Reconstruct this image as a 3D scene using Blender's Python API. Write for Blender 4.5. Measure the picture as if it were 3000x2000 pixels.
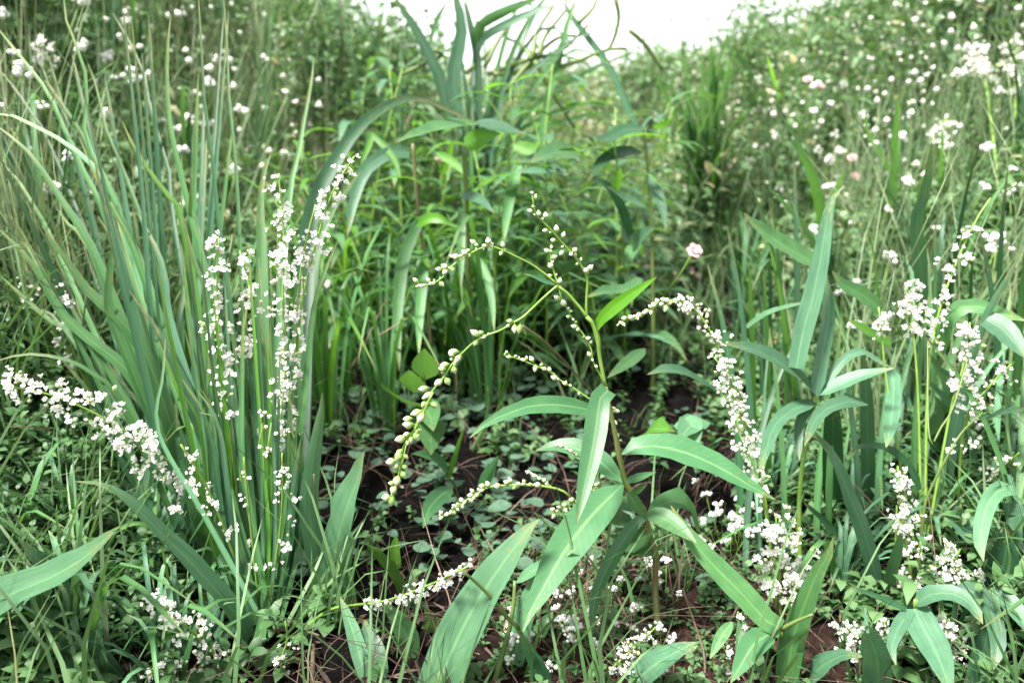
import bpy, math, random
import numpy as np
from mathutils import Vector, Matrix

rng = np.random.default_rng(11)
random.seed(11)
scene = bpy.context.scene
for o in list(bpy.data.objects):
    bpy.data.objects.remove(o)
COL = scene.collection

# ------------------------------------------------------------------ camera
CAM_H, PITCH, FPX = 0.55, math.radians(16.0), 2354.0
cam_d = bpy.data.cameras.new("camera")
cam_d.sensor_width = 36.0
cam_d.lens = 36.0 * FPX / 3000.0
cam_d.clip_start, cam_d.clip_end = 0.02, 400.0
cam_d.dof.use_dof = True
cam_d.dof.focus_distance = 0.79
cam_d.dof.aperture_fstop = 4.6
cam_d.dof.aperture_blades = 0
cam = bpy.data.objects.new("camera", cam_d)
COL.objects.link(cam)
cam.location = (0, 0, CAM_H)
cam.rotation_euler = (math.pi / 2 - PITCH, 0, 0)
scene.camera = cam

# ------------------------------------------------------------------ light
SUN_EL, SUN_AZ = math.radians(64), math.radians(-125)     # from the left, a little behind the camera
world = bpy.data.worlds.new("World")
scene.world = world
world.use_nodes = True
wn, wl = world.node_tree.nodes, world.node_tree.links
wn.clear()
sky = wn.new("ShaderNodeTexSky")
sky.sky_type = 'NISHITA'
sky.sun_disc = False
sky.sun_elevation = SUN_EL
sky.sun_rotation = SUN_AZ
sky.air_density, sky.dust_density, sky.ozone_density = 1.0, 0.6, 1.0
hs = wn.new("ShaderNodeHueSaturation")            # bright overcast: the blue washed out by cloud
hs.inputs["Saturation"].default_value = 0.10
bg = wn.new("ShaderNodeBackground")
bg.inputs["Strength"].default_value = 0.09
wo = wn.new("ShaderNodeOutputWorld")
wl.new(sky.outputs[0], hs.inputs["Color"])
wl.new(hs.outputs[0], bg.inputs[0])
wl.new(bg.outputs[0], wo.inputs[0])
sun_d = bpy.data.lights.new("sun", 'SUN')
sun_d.energy = 2.9
sun_d.angle = math.radians(10)
sun_d.color = (1.0, 0.96, 0.9)
sun = bpy.data.objects.new("sun", sun_d)
COL.objects.link(sun)
sdir = Vector((math.sin(SUN_AZ) * math.cos(SUN_EL), math.cos(SUN_AZ) * math.cos(SUN_EL), math.sin(SUN_EL)))
sun.rotation_euler = sdir.to_track_quat('Z', 'Y').to_euler()
sun.location = (0, 3, 6)

scene.view_settings.view_transform = 'Standard'
scene.view_settings.look = 'None'
scene.view_settings.gamma = 1.0
scene.view_settings.use_curve_mapping = False
scene.view_settings.exposure = 2.27
scene.render.engine = 'CYCLES'
scene.cycles.max_bounces = 8
scene.cycles.diffuse_bounces = 4
scene.cycles.glossy_bounces = 2
scene.cycles.transmission_bounces = 4
scene.cycles.use_denoising = True
scene.cycles.caustics_reflective = False
scene.cycles.caustics_refractive = False

# ------------------------------------------------------------------ photograph -> place
C0 = np.array([0.0, 0.0, CAM_H])
FWD = np.array([0.0, math.cos(PITCH), -math.sin(PITCH)])
UPV = np.array([0.0, math.sin(PITCH), math.cos(PITCH)])
RGT = np.array([1.0, 0.0, 0.0])
TC = 0.4464
SP = {'p': (0, 0, 1), 'O': (0, 0, 3000 / 2352), 't1': (0, 0, TC), 't2': (1000, 0, TC), 't3': (2000, 0, TC), 't4': (0, 650, TC),
      't5': (1000, 500, TC), 't6': (2000, 650, TC), 'b1': (0, 1300, TC), 'b2': (1000, 1300, TC), 'b3': (2000, 1300, TC),
      'm': (1100, 900, 0.3827), 'n': (1500, 700, 0.3826), 'w': (500, 400, 0.3827), 'v': (0, 1000, 0.3827),
      's': (1800, 300, 0.3827)}


def S(space, pts):
    ox, oy, f = SP[space]
    if isinstance(pts, str):
        pts = [tuple(float(c) for c in q.split(',')) for q in pts.split()]
    return [(ox + q[0] * f, oy + q[1] * f) + tuple(q[2:]) for q in pts]


def ray(px, py):
    return FWD + RGT * ((px - 1500) / FPX) + UPV * ((1000 - py) / FPX)


def U(px, py, d):
    return C0 + ray(px, py) * d


def sst(a, b, x):
    t = np.clip((x - a) / (b - a), 0, 1)
    return t * t * (3 - 2 * t)


def hgt(x, y):
    x = np.asarray(x, float); y = np.asarray(y, float)
    yy = np.clip(y, 0, 9)
    cx = 0.03 * yy
    kl = (0.30 + 0.19 * np.clip(yy, 0, 3.6))
    left = sst(0.27 + 0.045 * yy, 0.95 + 0.23 * yy, cx - x) * kl * 1.02
    right = sst(0.36 + 0.040 * yy, 1.05 + 0.23 * yy, x - cx) * kl * 0.87
    far = sst(3.4, 7.2, y) * 0.66
    bank = left + right
    h = bank + far * (1 - 0.6 * np.clip(bank, 0, 1))
    lump = 0.012 * np.sin(x * 9.1 + y * 3.3) + 0.010 * np.sin(x * 4.7 - y * 7.9 + 1.3) + 0.006 * np.sin(x * 23 + y * 17)
    return h + lump * sst(0.2, 1.0, y + 0.3) * np.clip(1 - (y - 8) / 20, 0, 1)


_TT = np.concatenate([np.arange(0.3, 3, 0.01), np.arange(3, 12, 0.05), np.arange(12, 80, 1.0)])


def gdepth(px, py):
    r = ray(px, py)
    P = C0[None] + r[None] * _TT[:, None]
    below = P[:, 2] < hgt(P[:, 0], P[:, 1])
    i = int(np.argmax(below))
    return float(_TT[i]) if below.any() else 60.0


def G(px, py):
    p = U(px, py, gdepth(px, py))
    p[2] = float(hgt(p[0], p[1])) - 0.004
    return p


def rootof(x, y):
    return np.array([x, y, float(hgt(x, y)) - 0.004])


# ------------------------------------------------------------------ materials
def nmat(name):
    m = bpy.data.materials.new(name)
    m.use_nodes = True
    m.node_tree.nodes.clear()
    return m, m.node_tree.nodes, m.node_tree.links


def nd(n, typ, **kw):
    x = n.new(typ)
    for k, v in kw.items():
        setattr(x, k, v)
    return x


def ramp(n, stops, interp='LINEAR'):
    r = n.new("ShaderNodeValToRGB")
    r.color_ramp.interpolation = interp
    els = r.color_ramp.elements
    while len(els) < len(stops):
        els.new(0.5)
    for e, (p, c) in zip(els, stops):
        e.position = p
        e.color = (*c, 1)
    return r


def leaf_mat(name, ca, cb, trans, tf=0.3, rough=0.45, kind='parallel', spec=0.32, midc=None, mida=0.5, yellow=0.25):
    m, n, l = nmat(name)
    tc = nd(n, "ShaderNodeTexCoord")
    oi = nd(n, "ShaderNodeObjectInfo")
    sep = nd(n, "ShaderNodeSeparateXYZ")
    l.new(tc.outputs["UV"], sep.inputs[0])
    # blotchy tone, different on every leaf
    off = nd(n, "ShaderNodeVectorMath", operation='ADD')
    comb = nd(n, "ShaderNodeCombineXYZ")
    mulr = nd(n, "ShaderNodeMath", operation='MULTIPLY'); mulr.inputs[1].default_value = 37.0
    l.new(oi.outputs["Random"], mulr.inputs[0])
    for i in range(3):
        l.new(mulr.outputs[0], comb.inputs[i])
    sc = nd(n, "ShaderNodeVectorMath", operation='MULTIPLY'); sc.inputs[1].default_value = (1.2, 5.0, 1.0)
    l.new(tc.outputs["UV"], sc.inputs[0])
    l.new(sc.outputs[0], off.inputs[0]); l.new(comb.outputs[0], off.inputs[1])
    no = nd(n, "ShaderNodeTexNoise"); no.inputs["Scale"].default_value = 1.6; no.inputs["Detail"].default_value = 5
    l.new(off.outputs[0], no.inputs["Vector"])
    r0 = ramp(n, [(0.25, ca), (0.75, cb)])
    l.new(no.outputs["Fac"], r0.inputs[0])
    # veins
    vm = nd(n, "ShaderNodeVectorMath", operation='MULTIPLY')
    if kind == 'parallel':
        vm.inputs[1].default_value = (26.0, 0.7, 1.0)
    else:
        vm.inputs[1].default_value = (5.0, 22.0, 1.0)
    l.new(off.outputs[0], vm.inputs[0]) if kind == 'parallel' else None
    if kind == 'parallel':
        vn = nd(n, "ShaderNodeTexNoise"); vn.inputs["Scale"].default_value = 1.0; vn.inputs["Detail"].default_value = 2
        l.new(vm.outputs[0], vn.inputs["Vector"])
        vfac = vn.outputs["Fac"]
    else:
        ab0 = nd(n, "ShaderNodeMath", operation='SUBTRACT'); ab0.inputs[1].default_value = 0.5
        l.new(sep.outputs[0], ab0.inputs[0])
        ab1 = nd(n, "ShaderNodeMath", operation='ABSOLUTE'); l.new(ab0.outputs[0], ab1.inputs[0])
        k1 = nd(n, "ShaderNodeMath", operation='MULTIPLY'); k1.inputs[1].default_value = -26.0
        l.new(ab1.outputs[0], k1.inputs[0])
        k2 = nd(n, "ShaderNodeMath", operation='MULTIPLY_ADD'); k2.inputs[1].default_value = 130.0
        l.new(sep.outputs[1], k2.inputs[0]); l.new(k1.outputs[0], k2.inputs[2])
        k3 = nd(n, "ShaderNodeMath", operation='SINE'); l.new(k2.outputs[0], k3.inputs[0])
        k4 = nd(n, "ShaderNodeMath", operation='MULTIPLY_ADD'); k4.inputs[1].default_value = 0.05; k4.inputs[2].default_value = 0.5
        l.new(k3.outputs[0], k4.inputs[0])
        vfac = k4.outputs[0]
    vr = ramp(n, [(0.3, (0.72, 0.74, 0.72)), (0.7, (1.22, 1.2, 1.22))])
    l.new(vfac, vr.inputs[0])
    mx = nd(n, "ShaderNodeMix", data_type='RGBA', blend_type='MULTIPLY'); mx.inputs[0].default_value = 0.75
    l.new(r0.outputs[0], mx.inputs[6]); l.new(vr.outputs[0], mx.inputs[7])
    col = mx.outputs[2]
    # midrib
    a0 = nd(n, "ShaderNodeMath", operation='SUBTRACT'); a0.inputs[1].default_value = 0.5
    l.new(sep.outputs[0], a0.inputs[0])
    a1 = nd(n, "ShaderNodeMath", operation='ABSOLUTE'); l.new(a0.outputs[0], a1.inputs[0])
    a2 = nd(n, "ShaderNodeMapRange"); a2.inputs[1].default_value = 0.015; a2.inputs[2].default_value = 0.06
    a2.inputs[3].default_value = mida; a2.inputs[4].default_value = 0.0
    l.new(a1.outputs[0], a2.inputs[0])
    mm = nd(n, "ShaderNodeMix", data_type='RGBA')
    l.new(a2.outputs[0], mm.inputs[0]); l.new(col, mm.inputs[6])
    mm.inputs[7].default_value = (*(midc or (cb[0] * 1.7, cb[1] * 1.5, cb[2] * 1.3)), 1)
    col = mm.outputs[2]
    # dry yellow / brown flecks, mostly near the tip
    tipr = nd(n, "ShaderNodeMapRange"); tipr.inputs[1].default_value = 0.55; tipr.inputs[2].default_value = 1.05
    tipr.inputs[3].default_value = -0.16; tipr.inputs[4].default_value = yellow
    l.new(sep.outputs[1], tipr.inputs[0])
    n2 = nd(n, "ShaderNodeTexNoise"); n2.inputs["Scale"].default_value = 7.0; n2.inputs["Detail"].default_value = 6
    l.new(off.outputs[0], n2.inputs["Vector"])
    ad = nd(n, "ShaderNodeMath", operation='ADD'); l.new(n2.outputs["Fac"], ad.inputs[0]); l.new(tipr.outputs[0], ad.inputs[1])
    yr = nd(n, "ShaderNodeMapRange"); yr.inputs[1].default_value = 0.60; yr.inputs[2].default_value = 0.76
    yr.inputs[4].default_value = 0.8
    l.new(ad.outputs[0], yr.inputs[0])
    n3 = nd(n, "ShaderNodeTexNoise"); n3.inputs["Scale"].default_value = 2.3; n3.inputs["Detail"].default_value = 1
    l.new(off.outputs[0], n3.inputs["Vector"])
    my = nd(n, "ShaderNodeMix", data_type='RGBA')
    l.new(yr.outputs[0], my.inputs[0]); l.new(col, my.inputs[6]); my.inputs[7].default_value = (0.26, 0.22, 0.08, 1)
    col = my.outputs[2]
    # small brown specks
    vo = nd(n, "ShaderNodeTexVoronoi"); vo.inputs["Scale"].default_value = 9.0
    l.new(off.outputs[0], vo.inputs["Vector"])
    sk = nd(n, "ShaderNodeMapRange"); sk.inputs[1].default_value = 0.05; sk.inputs[2].default_value = 0.13; sk.inputs[3].default_value = 0.75; sk.inputs[4].default_value = 0.0
    l.new(vo.outputs["Distance"], sk.inputs[0])
    gate = nd(n, "ShaderNodeMath", operation='GREATER_THAN'); gate.inputs[1].default_value = 0.55
    l.new(n3.outputs["Fac"], gate.inputs[0])
    sg = nd(n, "ShaderNodeMath", operation='MULTIPLY'); l.new(sk.outputs[0], sg.inputs[0]); l.new(gate.outputs[0], sg.inputs[1])
    mk = nd(n, "ShaderNodeMix", data_type='RGBA')
    l.new(sg.outputs[0], mk.inputs[0]); l.new(col, mk.inputs[6]); mk.inputs[7].default_value = (0.11, 0.085, 0.03, 1)
    col = mk.outputs[2]
    # each leaf a little lighter or darker
    br = nd(n, "ShaderNodeMapRange"); br.inputs[3].default_value = 0.7; br.inputs[4].default_value = 1.3
    l.new(oi.outputs["Random"], br.inputs[0])
    mb = nd(n, "ShaderNodeVectorMath", operation='SCALE'); l.new(col, mb.inputs[0]); l.new(br.outputs[0], mb.inputs["Scale"])
    p = nd(n, "ShaderNodeBsdfPrincipled")
    l.new(mb.outputs[0], p.inputs["Base Color"])
    p.inputs["Roughness"].default_value = rough
    p.inputs["Specular IOR Level"].default_value = spec
    bp = nd(n, "ShaderNodeBump"); bp.inputs["Strength"].default_value = 0.22; bp.inputs["Distance"].default_value = 0.0008
    l.new(vfac, bp.inputs["Height"]); l.new(bp.outputs[0], p.inputs["Normal"])
    t = nd(n, "ShaderNodeBsdfTranslucent"); t.inputs[0].default_value = (*trans, 1)
    ms = nd(n, "ShaderNodeMixShader"); ms.inputs[0].default_value = tf
    out = nd(n, "ShaderNodeOutputMaterial")
    l.new(p.outputs[0], ms.inputs[1]); l.new(t.outputs[0], ms.inputs[2]); l.new(ms.outputs[0], out.inputs[0])
    return m


def tint_mat(name, stops, trans, tf=0.3, rough=0.5, spec=0.4):
    """leaf mass: every leaf carries its own tint value in a mesh attribute"""
    m, n, l = nmat(name)
    at = nd(n, "ShaderNodeAttribute"); at.attribute_name = "tint"
    r = ramp(n, stops)
    l.new(at.outputs["Fac"], r.inputs[0])
    p = nd(n, "ShaderNodeBsdfPrincipled"); p.inputs["Roughness"].default_value = rough
    p.inputs["Specular IOR Level"].default_value = spec
    l.new(r.outputs[0], p.inputs["Base Color"])
    t = nd(n, "ShaderNodeBsdfTranslucent"); t.inputs[0].default_value = (*trans, 1)
    ms = nd(n, "ShaderNodeMixShader"); ms.inputs[0].default_value = tf
    out = nd(n, "ShaderNodeOutputMaterial")
    l.new(p.outputs[0], ms.inputs[1]); l.new(t.outputs[0], ms.inputs[2]); l.new(ms.outputs[0], out.inputs[0])
    return m


def stem_mat(name, ca, cb, scale=40.0, rough=0.5):
    m, n, l = nmat(name)
    tc = nd(n, "ShaderNodeTexCoord"); oi = nd(n, "ShaderNodeObjectInfo")
    no = nd(n, "ShaderNodeTexNoise"); no.inputs["Scale"].default_value = scale; no.inputs["Detail"].default_value = 4
    no.noise_dimensions = '4D'
    k = nd(n, "ShaderNodeMath", operation='MULTIPLY'); k.inputs[1].default_value = 20
    l.new(oi.outputs["Random"], k.inputs[0]); l.new(k.outputs[0], no.inputs["W"])
    l.new(tc.outputs["Object"], no.inputs["Vector"])
    r = ramp(n, [(0.35, ca), (0.65, cb)]); l.new(no.outputs["Fac"], r.inputs[0])
    p = nd(n, "ShaderNodeBsdfPrincipled"); p.inputs["Roughness"].default_value = rough
    l.new(r.outputs[0], p.inputs["Base Color"])
    out = nd(n, "ShaderNodeOutputMaterial"); l.new(p.outputs[0], out.inputs[0])
    return m


def bud_mat(name, stops, rough=0.4, sss=True):
    """closed bud: green at the foot, white towards the tip (generated Z runs foot to tip)"""
    m, n, l = nmat(name)
    tc = nd(n, "ShaderNodeTexCoord"); oi = nd(n, "ShaderNodeObjectInfo")
    sep = nd(n, "ShaderNodeSeparateXYZ"); l.new(tc.outputs["Generated"], sep.inputs[0])
    no = nd(n, "ShaderNodeTexNoise"); no.inputs["Scale"].default_value = 3.0; no.noise_dimensions = '4D'
    k = nd(n, "ShaderNodeMath", operation='MULTIPLY'); k.inputs[1].default_value = 31
    l.new(oi.outputs["Random"], k.inputs[0]); l.new(k.outputs[0], no.inputs["W"]); l.new(tc.outputs["Generated"], no.inputs["Vector"])
    a = nd(n, "ShaderNodeMath", operation='MULTIPLY_ADD'); a.inputs[1].default_value = 0.5
    l.new(no.outputs["Fac"], a.inputs[0]); l.new(sep.outputs[2], a.inputs[2])
    b = nd(n, "ShaderNodeMath", operation='SUBTRACT'); b.inputs[1].default_value = 0.25; l.new(a.outputs[0], b.inputs[0])
    r = ramp(n, stops); l.new(b.outputs[0], r.inputs[0])
    p = nd(n, "ShaderNodeBsdfPrincipled"); p.inputs["Roughness"].default_value = rough
    l.new(r.outputs[0], p.inputs["Base Color"])
    t = nd(n, "ShaderNodeBsdfTranslucent"); l.new(r.outputs[0], t.inputs[0])
    ms = nd(n, "ShaderNodeMixShader"); ms.inputs[0].default_value = 0.25
    out = nd(n, "ShaderNodeOutputMaterial")
    l.new(p.outputs[0], ms.inputs[1]); l.new(t.outputs[0], ms.inputs[2]); l.new(ms.outputs[0], out.inputs[0])
    return m


M = {}
M['teal'] = leaf_mat("grey_green_blade", (0.05, 0.128, 0.07), (0.075, 0.175, 0.098), (0.10, 0.24, 0.06), 0.24, 0.42)
M['grass'] = leaf_mat("green_blade", (0.045, 0.13, 0.045), (0.08, 0.20, 0.065), (0.12, 0.30, 0.04), 0.28, 0.45)
M['dark'] = leaf_mat("dark_blade", (0.02, 0.075, 0.032), (0.04, 0.115, 0.05), (0.05, 0.14, 0.03), 0.2, 0.42)
M['pale'] = leaf_mat("pale_blade", (0.085, 0.21, 0.105), (0.12, 0.27, 0.14), (0.15, 0.28, 0.08), 0.25, 0.45)
M['lime'] = leaf_mat("lime_blade", (0.06, 0.18, 0.03), (0.10, 0.25, 0.04), (0.18, 0.42, 0.03), 0.42, 0.5)
M['dry'] = leaf_mat("dry_blade", (0.16, 0.13, 0.06), (0.24, 0.19, 0.09), (0.2, 0.16, 0.06), 0.2, 0.6)
M['knot'] = leaf_mat("knotweed_leaf", (0.048, 0.148, 0.06), (0.07, 0.19, 0.078), (0.12, 0.34, 0.05), 0.26, 0.4, kind='pinnate',
                     midc=(0.16, 0.30, 0.12), mida=0.75, yellow=0.18)
M['sunlit'] = leaf_mat("sunlit_leaf_tone", (0.06, 0.19, 0.012), (0.09, 0.25, 0.018), (0.20, 0.50, 0.02), 0.42, 0.4, kind='pinnate', yellow=0.1)  # glow of light through the leaf, put into a brighter yellow-green colour
M['weed'] = leaf_mat("weed_leaf", (0.045, 0.12, 0.045), (0.075, 0.17, 0.065), (0.14, 0.32, 0.04), 0.3, 0.42, kind='pinnate', mida=0.4)
M['round'] = leaf_mat("seedling_leaf", (0.06, 0.125, 0.08), (0.09, 0.16, 0.105), (0.1, 0.2, 0.06), 0.2, 0.5, kind='pinnate', mida=0.15)
M['stem'] = stem_mat("green_stem", (0.13, 0.24, 0.03), (0.20, 0.33, 0.06))
M['stemred'] = stem_mat("reddish_stem", (0.10, 0.15, 0.03), (0.16, 0.11, 0.06), 18)
M['olive'] = stem_mat("olive_stem", (0.08, 0.13, 0.03), (0.13, 0.18, 0.05), 25)
M['straw'] = stem_mat("straw", (0.13, 0.09, 0.055), (0.24, 0.18, 0.11), 30, 0.7)
M['twig'] = stem_mat("brown_twig", (0.07, 0.045, 0.03), (0.15, 0.095, 0.07), 30, 0.7)
M['bud'] = bud_mat("white_bud", [(0.0, (0.18, 0.33, 0.05)), (0.38, (0.38, 0.50, 0.16)), (0.68, (0.70, 0.74, 0.52)), (1.0, (0.82, 0.81, 0.75))])
M['budg'] = bud_mat("green_bud", [(0.0, (0.10, 0.22, 0.03)), (0.45, (0.20, 0.36, 0.07)), (0.8, (0.5, 0.58, 0.3)), (1.0, (0.75, 0.75, 0.66))])
M['flower'] = bud_mat("white_flower", [(0.0, (0.40, 0.50, 0.2)), (0.28, (0.80, 0.80, 0.70)), (1.0, (0.86, 0.86, 0.83))], 0.6)
M['pink'] = bud_mat("pink_flower", [(0.0, (0.45, 0.14, 0.19)), (0.5, (0.58, 0.22, 0.28)), (1.0, (0.7, 0.42, 0.45))], 0.6)
M['orange'] = bud_mat("orange_fruit", [(0.0, (0.5, 0.22, 0.06)), (1.0, (0.65, 0.35, 0.12))], 0.6)
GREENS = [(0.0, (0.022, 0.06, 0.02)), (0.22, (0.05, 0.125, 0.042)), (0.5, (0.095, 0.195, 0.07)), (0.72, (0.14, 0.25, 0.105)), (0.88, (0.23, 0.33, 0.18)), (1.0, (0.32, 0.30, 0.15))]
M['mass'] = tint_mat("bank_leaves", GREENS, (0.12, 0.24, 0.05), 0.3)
M['massd'] = tint_mat("dry_grass_mix", [(0.0, (0.085, 0.175, 0.07)), (0.35, (0.15, 0.25, 0.115)), (0.7, (0.25, 0.31, 0.17)), (1.0, (0.42, 0.37, 0.22))], (0.16, 0.2, 0.06), 0.3)
M['litter'] = tint_mat("litter", [(0.0, (0.04, 0.025, 0.02)), (0.5, (0.13, 0.08, 0.06)), (0.8, (0.22, 0.16, 0.11)), (1.0, (0.38, 0.32, 0.26))], (0.1, 0.08, 0.05), 0.1, 0.8)

# soil
m, n, l = nmat("soil")
tc = nd(n, "ShaderNodeTexCoord")
no1 = nd(n, "ShaderNodeTexNoise"); no1.inputs["Scale"].default_value = 1.7; no1.inputs["Detail"].default_value = 3
no2 = nd(n, "ShaderNodeTexNoise"); no2.inputs["Scale"].default_value = 55; no2.inputs["Detail"].default_value = 8
no2.inputs["Roughness"].default_value = 0.7
l.new(tc.outputs["Object"], no1.inputs["Vector"]); l.new(tc.outputs["Object"], no2.inputs["Vector"])
ra = ramp(n, [(0.35, (0.003, 0.0027, 0.0027)), (0.6, (0.007, 0.006, 0.0058)), (0.8, (0.03, 0.025, 0.022))])  # near-black tones for the soil outside the brown zone
rb = ramp(n, [(0.3, (0.018, 0.010, 0.008)), (0.55, (0.055, 0.032, 0.026)), (0.8, (0.13, 0.09, 0.075))])
l.new(no2.outputs["Fac"], ra.inputs[0]); l.new(no2.outputs["Fac"], rb.inputs[0])
zone = nd(n, "ShaderNodeAttribute"); zone.attribute_name = "brown"
addz = nd(n, "ShaderNodeMath", operation='MULTIPLY_ADD'); addz.inputs[1].default_value = 0.6
l.new(no1.outputs["Fac"], addz.inputs[0]); l.new(zone.outputs["Fac"], addz.inputs[2])
mr = nd(n, "ShaderNodeMapRange"); mr.inputs[1].default_value = 0.45; mr.inputs[2].default_value = 0.95
l.new(addz.outputs[0], mr.inputs[0])
mxs = nd(n, "ShaderNodeMix", data_type='RGBA')
l.new(mr.outputs[0], mxs.inputs[0]); l.new(ra.outputs[0], mxs.inputs[6]); l.new(rb.outputs[0], mxs.inputs[7])
ps = nd(n, "ShaderNodeBsdfPrincipled"); ps.inputs["Roughness"].default_value = 0.95
ps.inputs["Specular IOR Level"].default_value = 0.03
l.new(mxs.outputs[2], ps.inputs["Base Color"])
bps = nd(n, "ShaderNodeBump"); bps.inputs["Strength"].default_value = 0.9; bps.inputs["Distance"].default_value = 0.012
l.new(no2.outputs["Fac"], bps.inputs["Height"]); l.new(bps.outputs[0], ps.inputs["Normal"])
ou = nd(n, "ShaderNodeOutputMaterial"); l.new(ps.outputs[0], ou.inputs[0])
M['soil'] = m


# ------------------------------------------------------------------ mesh helpers
def pymesh(name, verts, faces, mats, uvs=None, smooth=True, matidx=None):
    me = bpy.data.meshes.new(name)
    me.from_pydata([tuple(map(float, v)) for v in verts], [], faces)
    for mt in (mats if isinstance(mats, (list, tuple)) else [mats]):
        me.materials.append(mt)
    if uvs is not None:
        uv = me.uv_layers.new(name="UVMap")
        li = np.empty(len(me.loops), dtype=np.int32)
        me.loops.foreach_get("vertex_index", li)
        uv.data.foreach_set("uv", np.asarray(uvs, dtype=np.float32)[li].ravel())
    if smooth:
        me.polygons.foreach_set("use_smooth", [True] * len(me.polygons))
    if matidx is not None:
        me.polygons.foreach_set("material_index", matidx)
    me.update()
    return me


def npmesh(name, V, T, mat, tint=None):
    me = bpy.data.meshes.new(name)
    me.vertices.add(len(V))
    me.vertices.foreach_set("co", np.ascontiguousarray(V, dtype=np.float32).ravel())
    nt = len(T)
    me.loops.add(nt * 3)
    me.loops.foreach_set("vertex_index", np.ascontiguousarray(T, dtype=np.int32).ravel())
    me.polygons.add(nt)
    me.polygons.foreach_set("loop_start", np.arange(0, nt * 3, 3, dtype=np.int32))
    me.polygons.foreach_set("use_smooth", np.ones(nt, dtype=bool))
    me.materials.append(mat)
    me.update(calc_edges=True)
    if tint is not None:
        a = me.attributes.new("tint", 'FLOAT', 'POINT')
        a.data.foreach_set("value", np.asarray(tint, dtype=np.float32))
    return me


def link(name, me, parent=None, loc=None):
    o = bpy.data.objects.new(name, me)
    COL.objects.link(o)
    if parent is not None:
        o.parent = parent
    if loc is not None:
        o.location = loc
    return o


def tag(o, label=None, cat=None, group=None, kind=None):
    if label: o["label"] = label
    if cat: o["category"] = cat
    if group: o["group"] = group
    if kind: o["kind"] = kind
    return o


def thing(name, label, cat, loc, group=None):
    o = bpy.data.objects.new(name, None)
    o.empty_display_size = 0.02
    COL.objects.link(o)
    o.location = tuple(float(c) for c in loc)
    return tag(o, label, cat, group)


def copy_tree(o, parent=None):
    c = o.copy()
    COL.objects.link(c)
    if parent is not None:
        c.parent = parent
    for ch in list(o.children):
        copy_tree(ch, c)
    return c


def catmull(P, nseg):
    P = np.asarray(P, float)
    if len(P) == 2:
        t = np.linspace(0, 1, nseg + 1)[:, None]
        return P[0] * (1 - t) + P[1] * t
    Q = np.vstack([2 * P[0] - P[1], P, 2 * P[-1] - P[-2]])
    L = np.linalg.norm(np.diff(P, axis=0), axis=1)
    cum = np.concatenate([[0], np.cumsum(L)])
    out = []
    for s in np.linspace(0, cum[-1], nseg + 1):
        i = min(max(int(np.searchsorted(cum, s, side='right') - 1), 0), len(P) - 2)
        t = (s - cum[i]) / max(L[i], 1e-9)
        p0, p1, p2, p3 = Q[i], Q[i + 1], Q[i + 2], Q[i + 3]
        out.append(0.5 * ((2 * p1) + (-p0 + p2) * t + (2 * p0 - 5 * p1 + 4 * p2 - p3) * t * t + (-p0 + 3 * p1 - 3 * p2 + p3) * t ** 3))
    return np.array(out)


def profile(kind, s):
    if kind == 'grass':
        return np.minimum(1.0, 0.62 + 1.3 * s) * np.power(np.clip(1 - s, 0, 1), 0.45) * 1.12
    if kind == 'lance':
        return np.power(np.sin(np.pi * np.power(np.clip(s, 0, 1), 0.75)), 0.85) * (1 - 0.15 * s) + 0.04 * (1 - s)
    if kind == 'ovate':
        return np.power(np.sin(np.pi * np.power(np.clip(s, 0, 1), 0.6)), 0.9)
    if kind == 'wide':      # stays wide, quick tip
        return np.minimum(1.0, 0.75 + 0.9 * s) * np.power(np.clip(1 - s ** 3.0, 0, 1), 0.9)
    if kind == 'strap':     # even width, both ends pinched
        return np.clip(np.minimum(s / 0.12 + 0.35, 1.0), 0, 1) * np.power(np.clip(1 - s ** 5.0, 0, 1), 0.8)
    return np.ones_like(s)


def ribbon(P, W, mat, a=0.45, fold=0.16, across=5, wave=0.04, droop=None, name="leaf", comp=True, twist=0.0):
    """leaf blade along P (world), full width W per point; V-folded along the midrib with a gently wavy edge"""
    P = np.asarray(P, float); N = len(P)
    T = np.gradient(P, axis=0); T /= np.linalg.norm(T, axis=1)[:, None] + 1e-12
    V, UVs, F = [], [], []
    prev = None
    ph = random.uniform(0, 6.28)
    cum = np.concatenate([[0], np.cumsum(np.linalg.norm(np.diff(P, axis=0), axis=1))])
    tot = max(cum[-1], 1e-6)
    for i in range(N):
        view = C0 - P[i]; view /= np.linalg.norm(view)
        aa = a + twist * (cum[i] / tot - 0.4)
        nv = (1 - aa) * view + aa * np.array([0, 0, 1.0])
        side = np.cross(T[i], nv)
        ln = np.linalg.norm(side)
        if ln < 0.15 and prev is not None:
            side = prev
        else:
            side = side / (ln + 1e-9)
        if prev is not None:
            if np.dot(side, prev) < 0: side = -side
            side = 0.5 * side + 0.5 * prev
            side /= np.linalg.norm(side)
        prev = side
        nrm = np.cross(side, T[i]); nrm /= np.linalg.norm(nrm) + 1e-9
        if nrm[2] < 0: nrm = -nrm
        w = W[i]
        if comp:
            sp = side - view * np.dot(side, view)
            tp = T[i] - view * np.dot(T[i], view)
            tp /= np.linalg.norm(tp) + 1e-9
            ap = np.linalg.norm(sp - tp * np.dot(sp, tp))
            w = w / max(ap, 0.55)
        for j in range(across):
            u = j / (across - 1) - 0.5
            lift = fold * w * (abs(u) * 2) ** 1.3 * 0.5
            wob = wave * w * math.sin(cum[i] / tot * 21 + ph + (2.0 if u > 0 else 0)) * abs(u) * 2
            V.append(P[i] + side * (u * w) + nrm * (lift + wob))
            UVs.append((u + 0.5, cum[i] / tot))
    for i in range(N - 1):
        for j in range(across - 1):
            b = i * across + j
            F.append((b, b + 1, b + across + 1, b + across))
    return np.array(V), F, UVs


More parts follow.
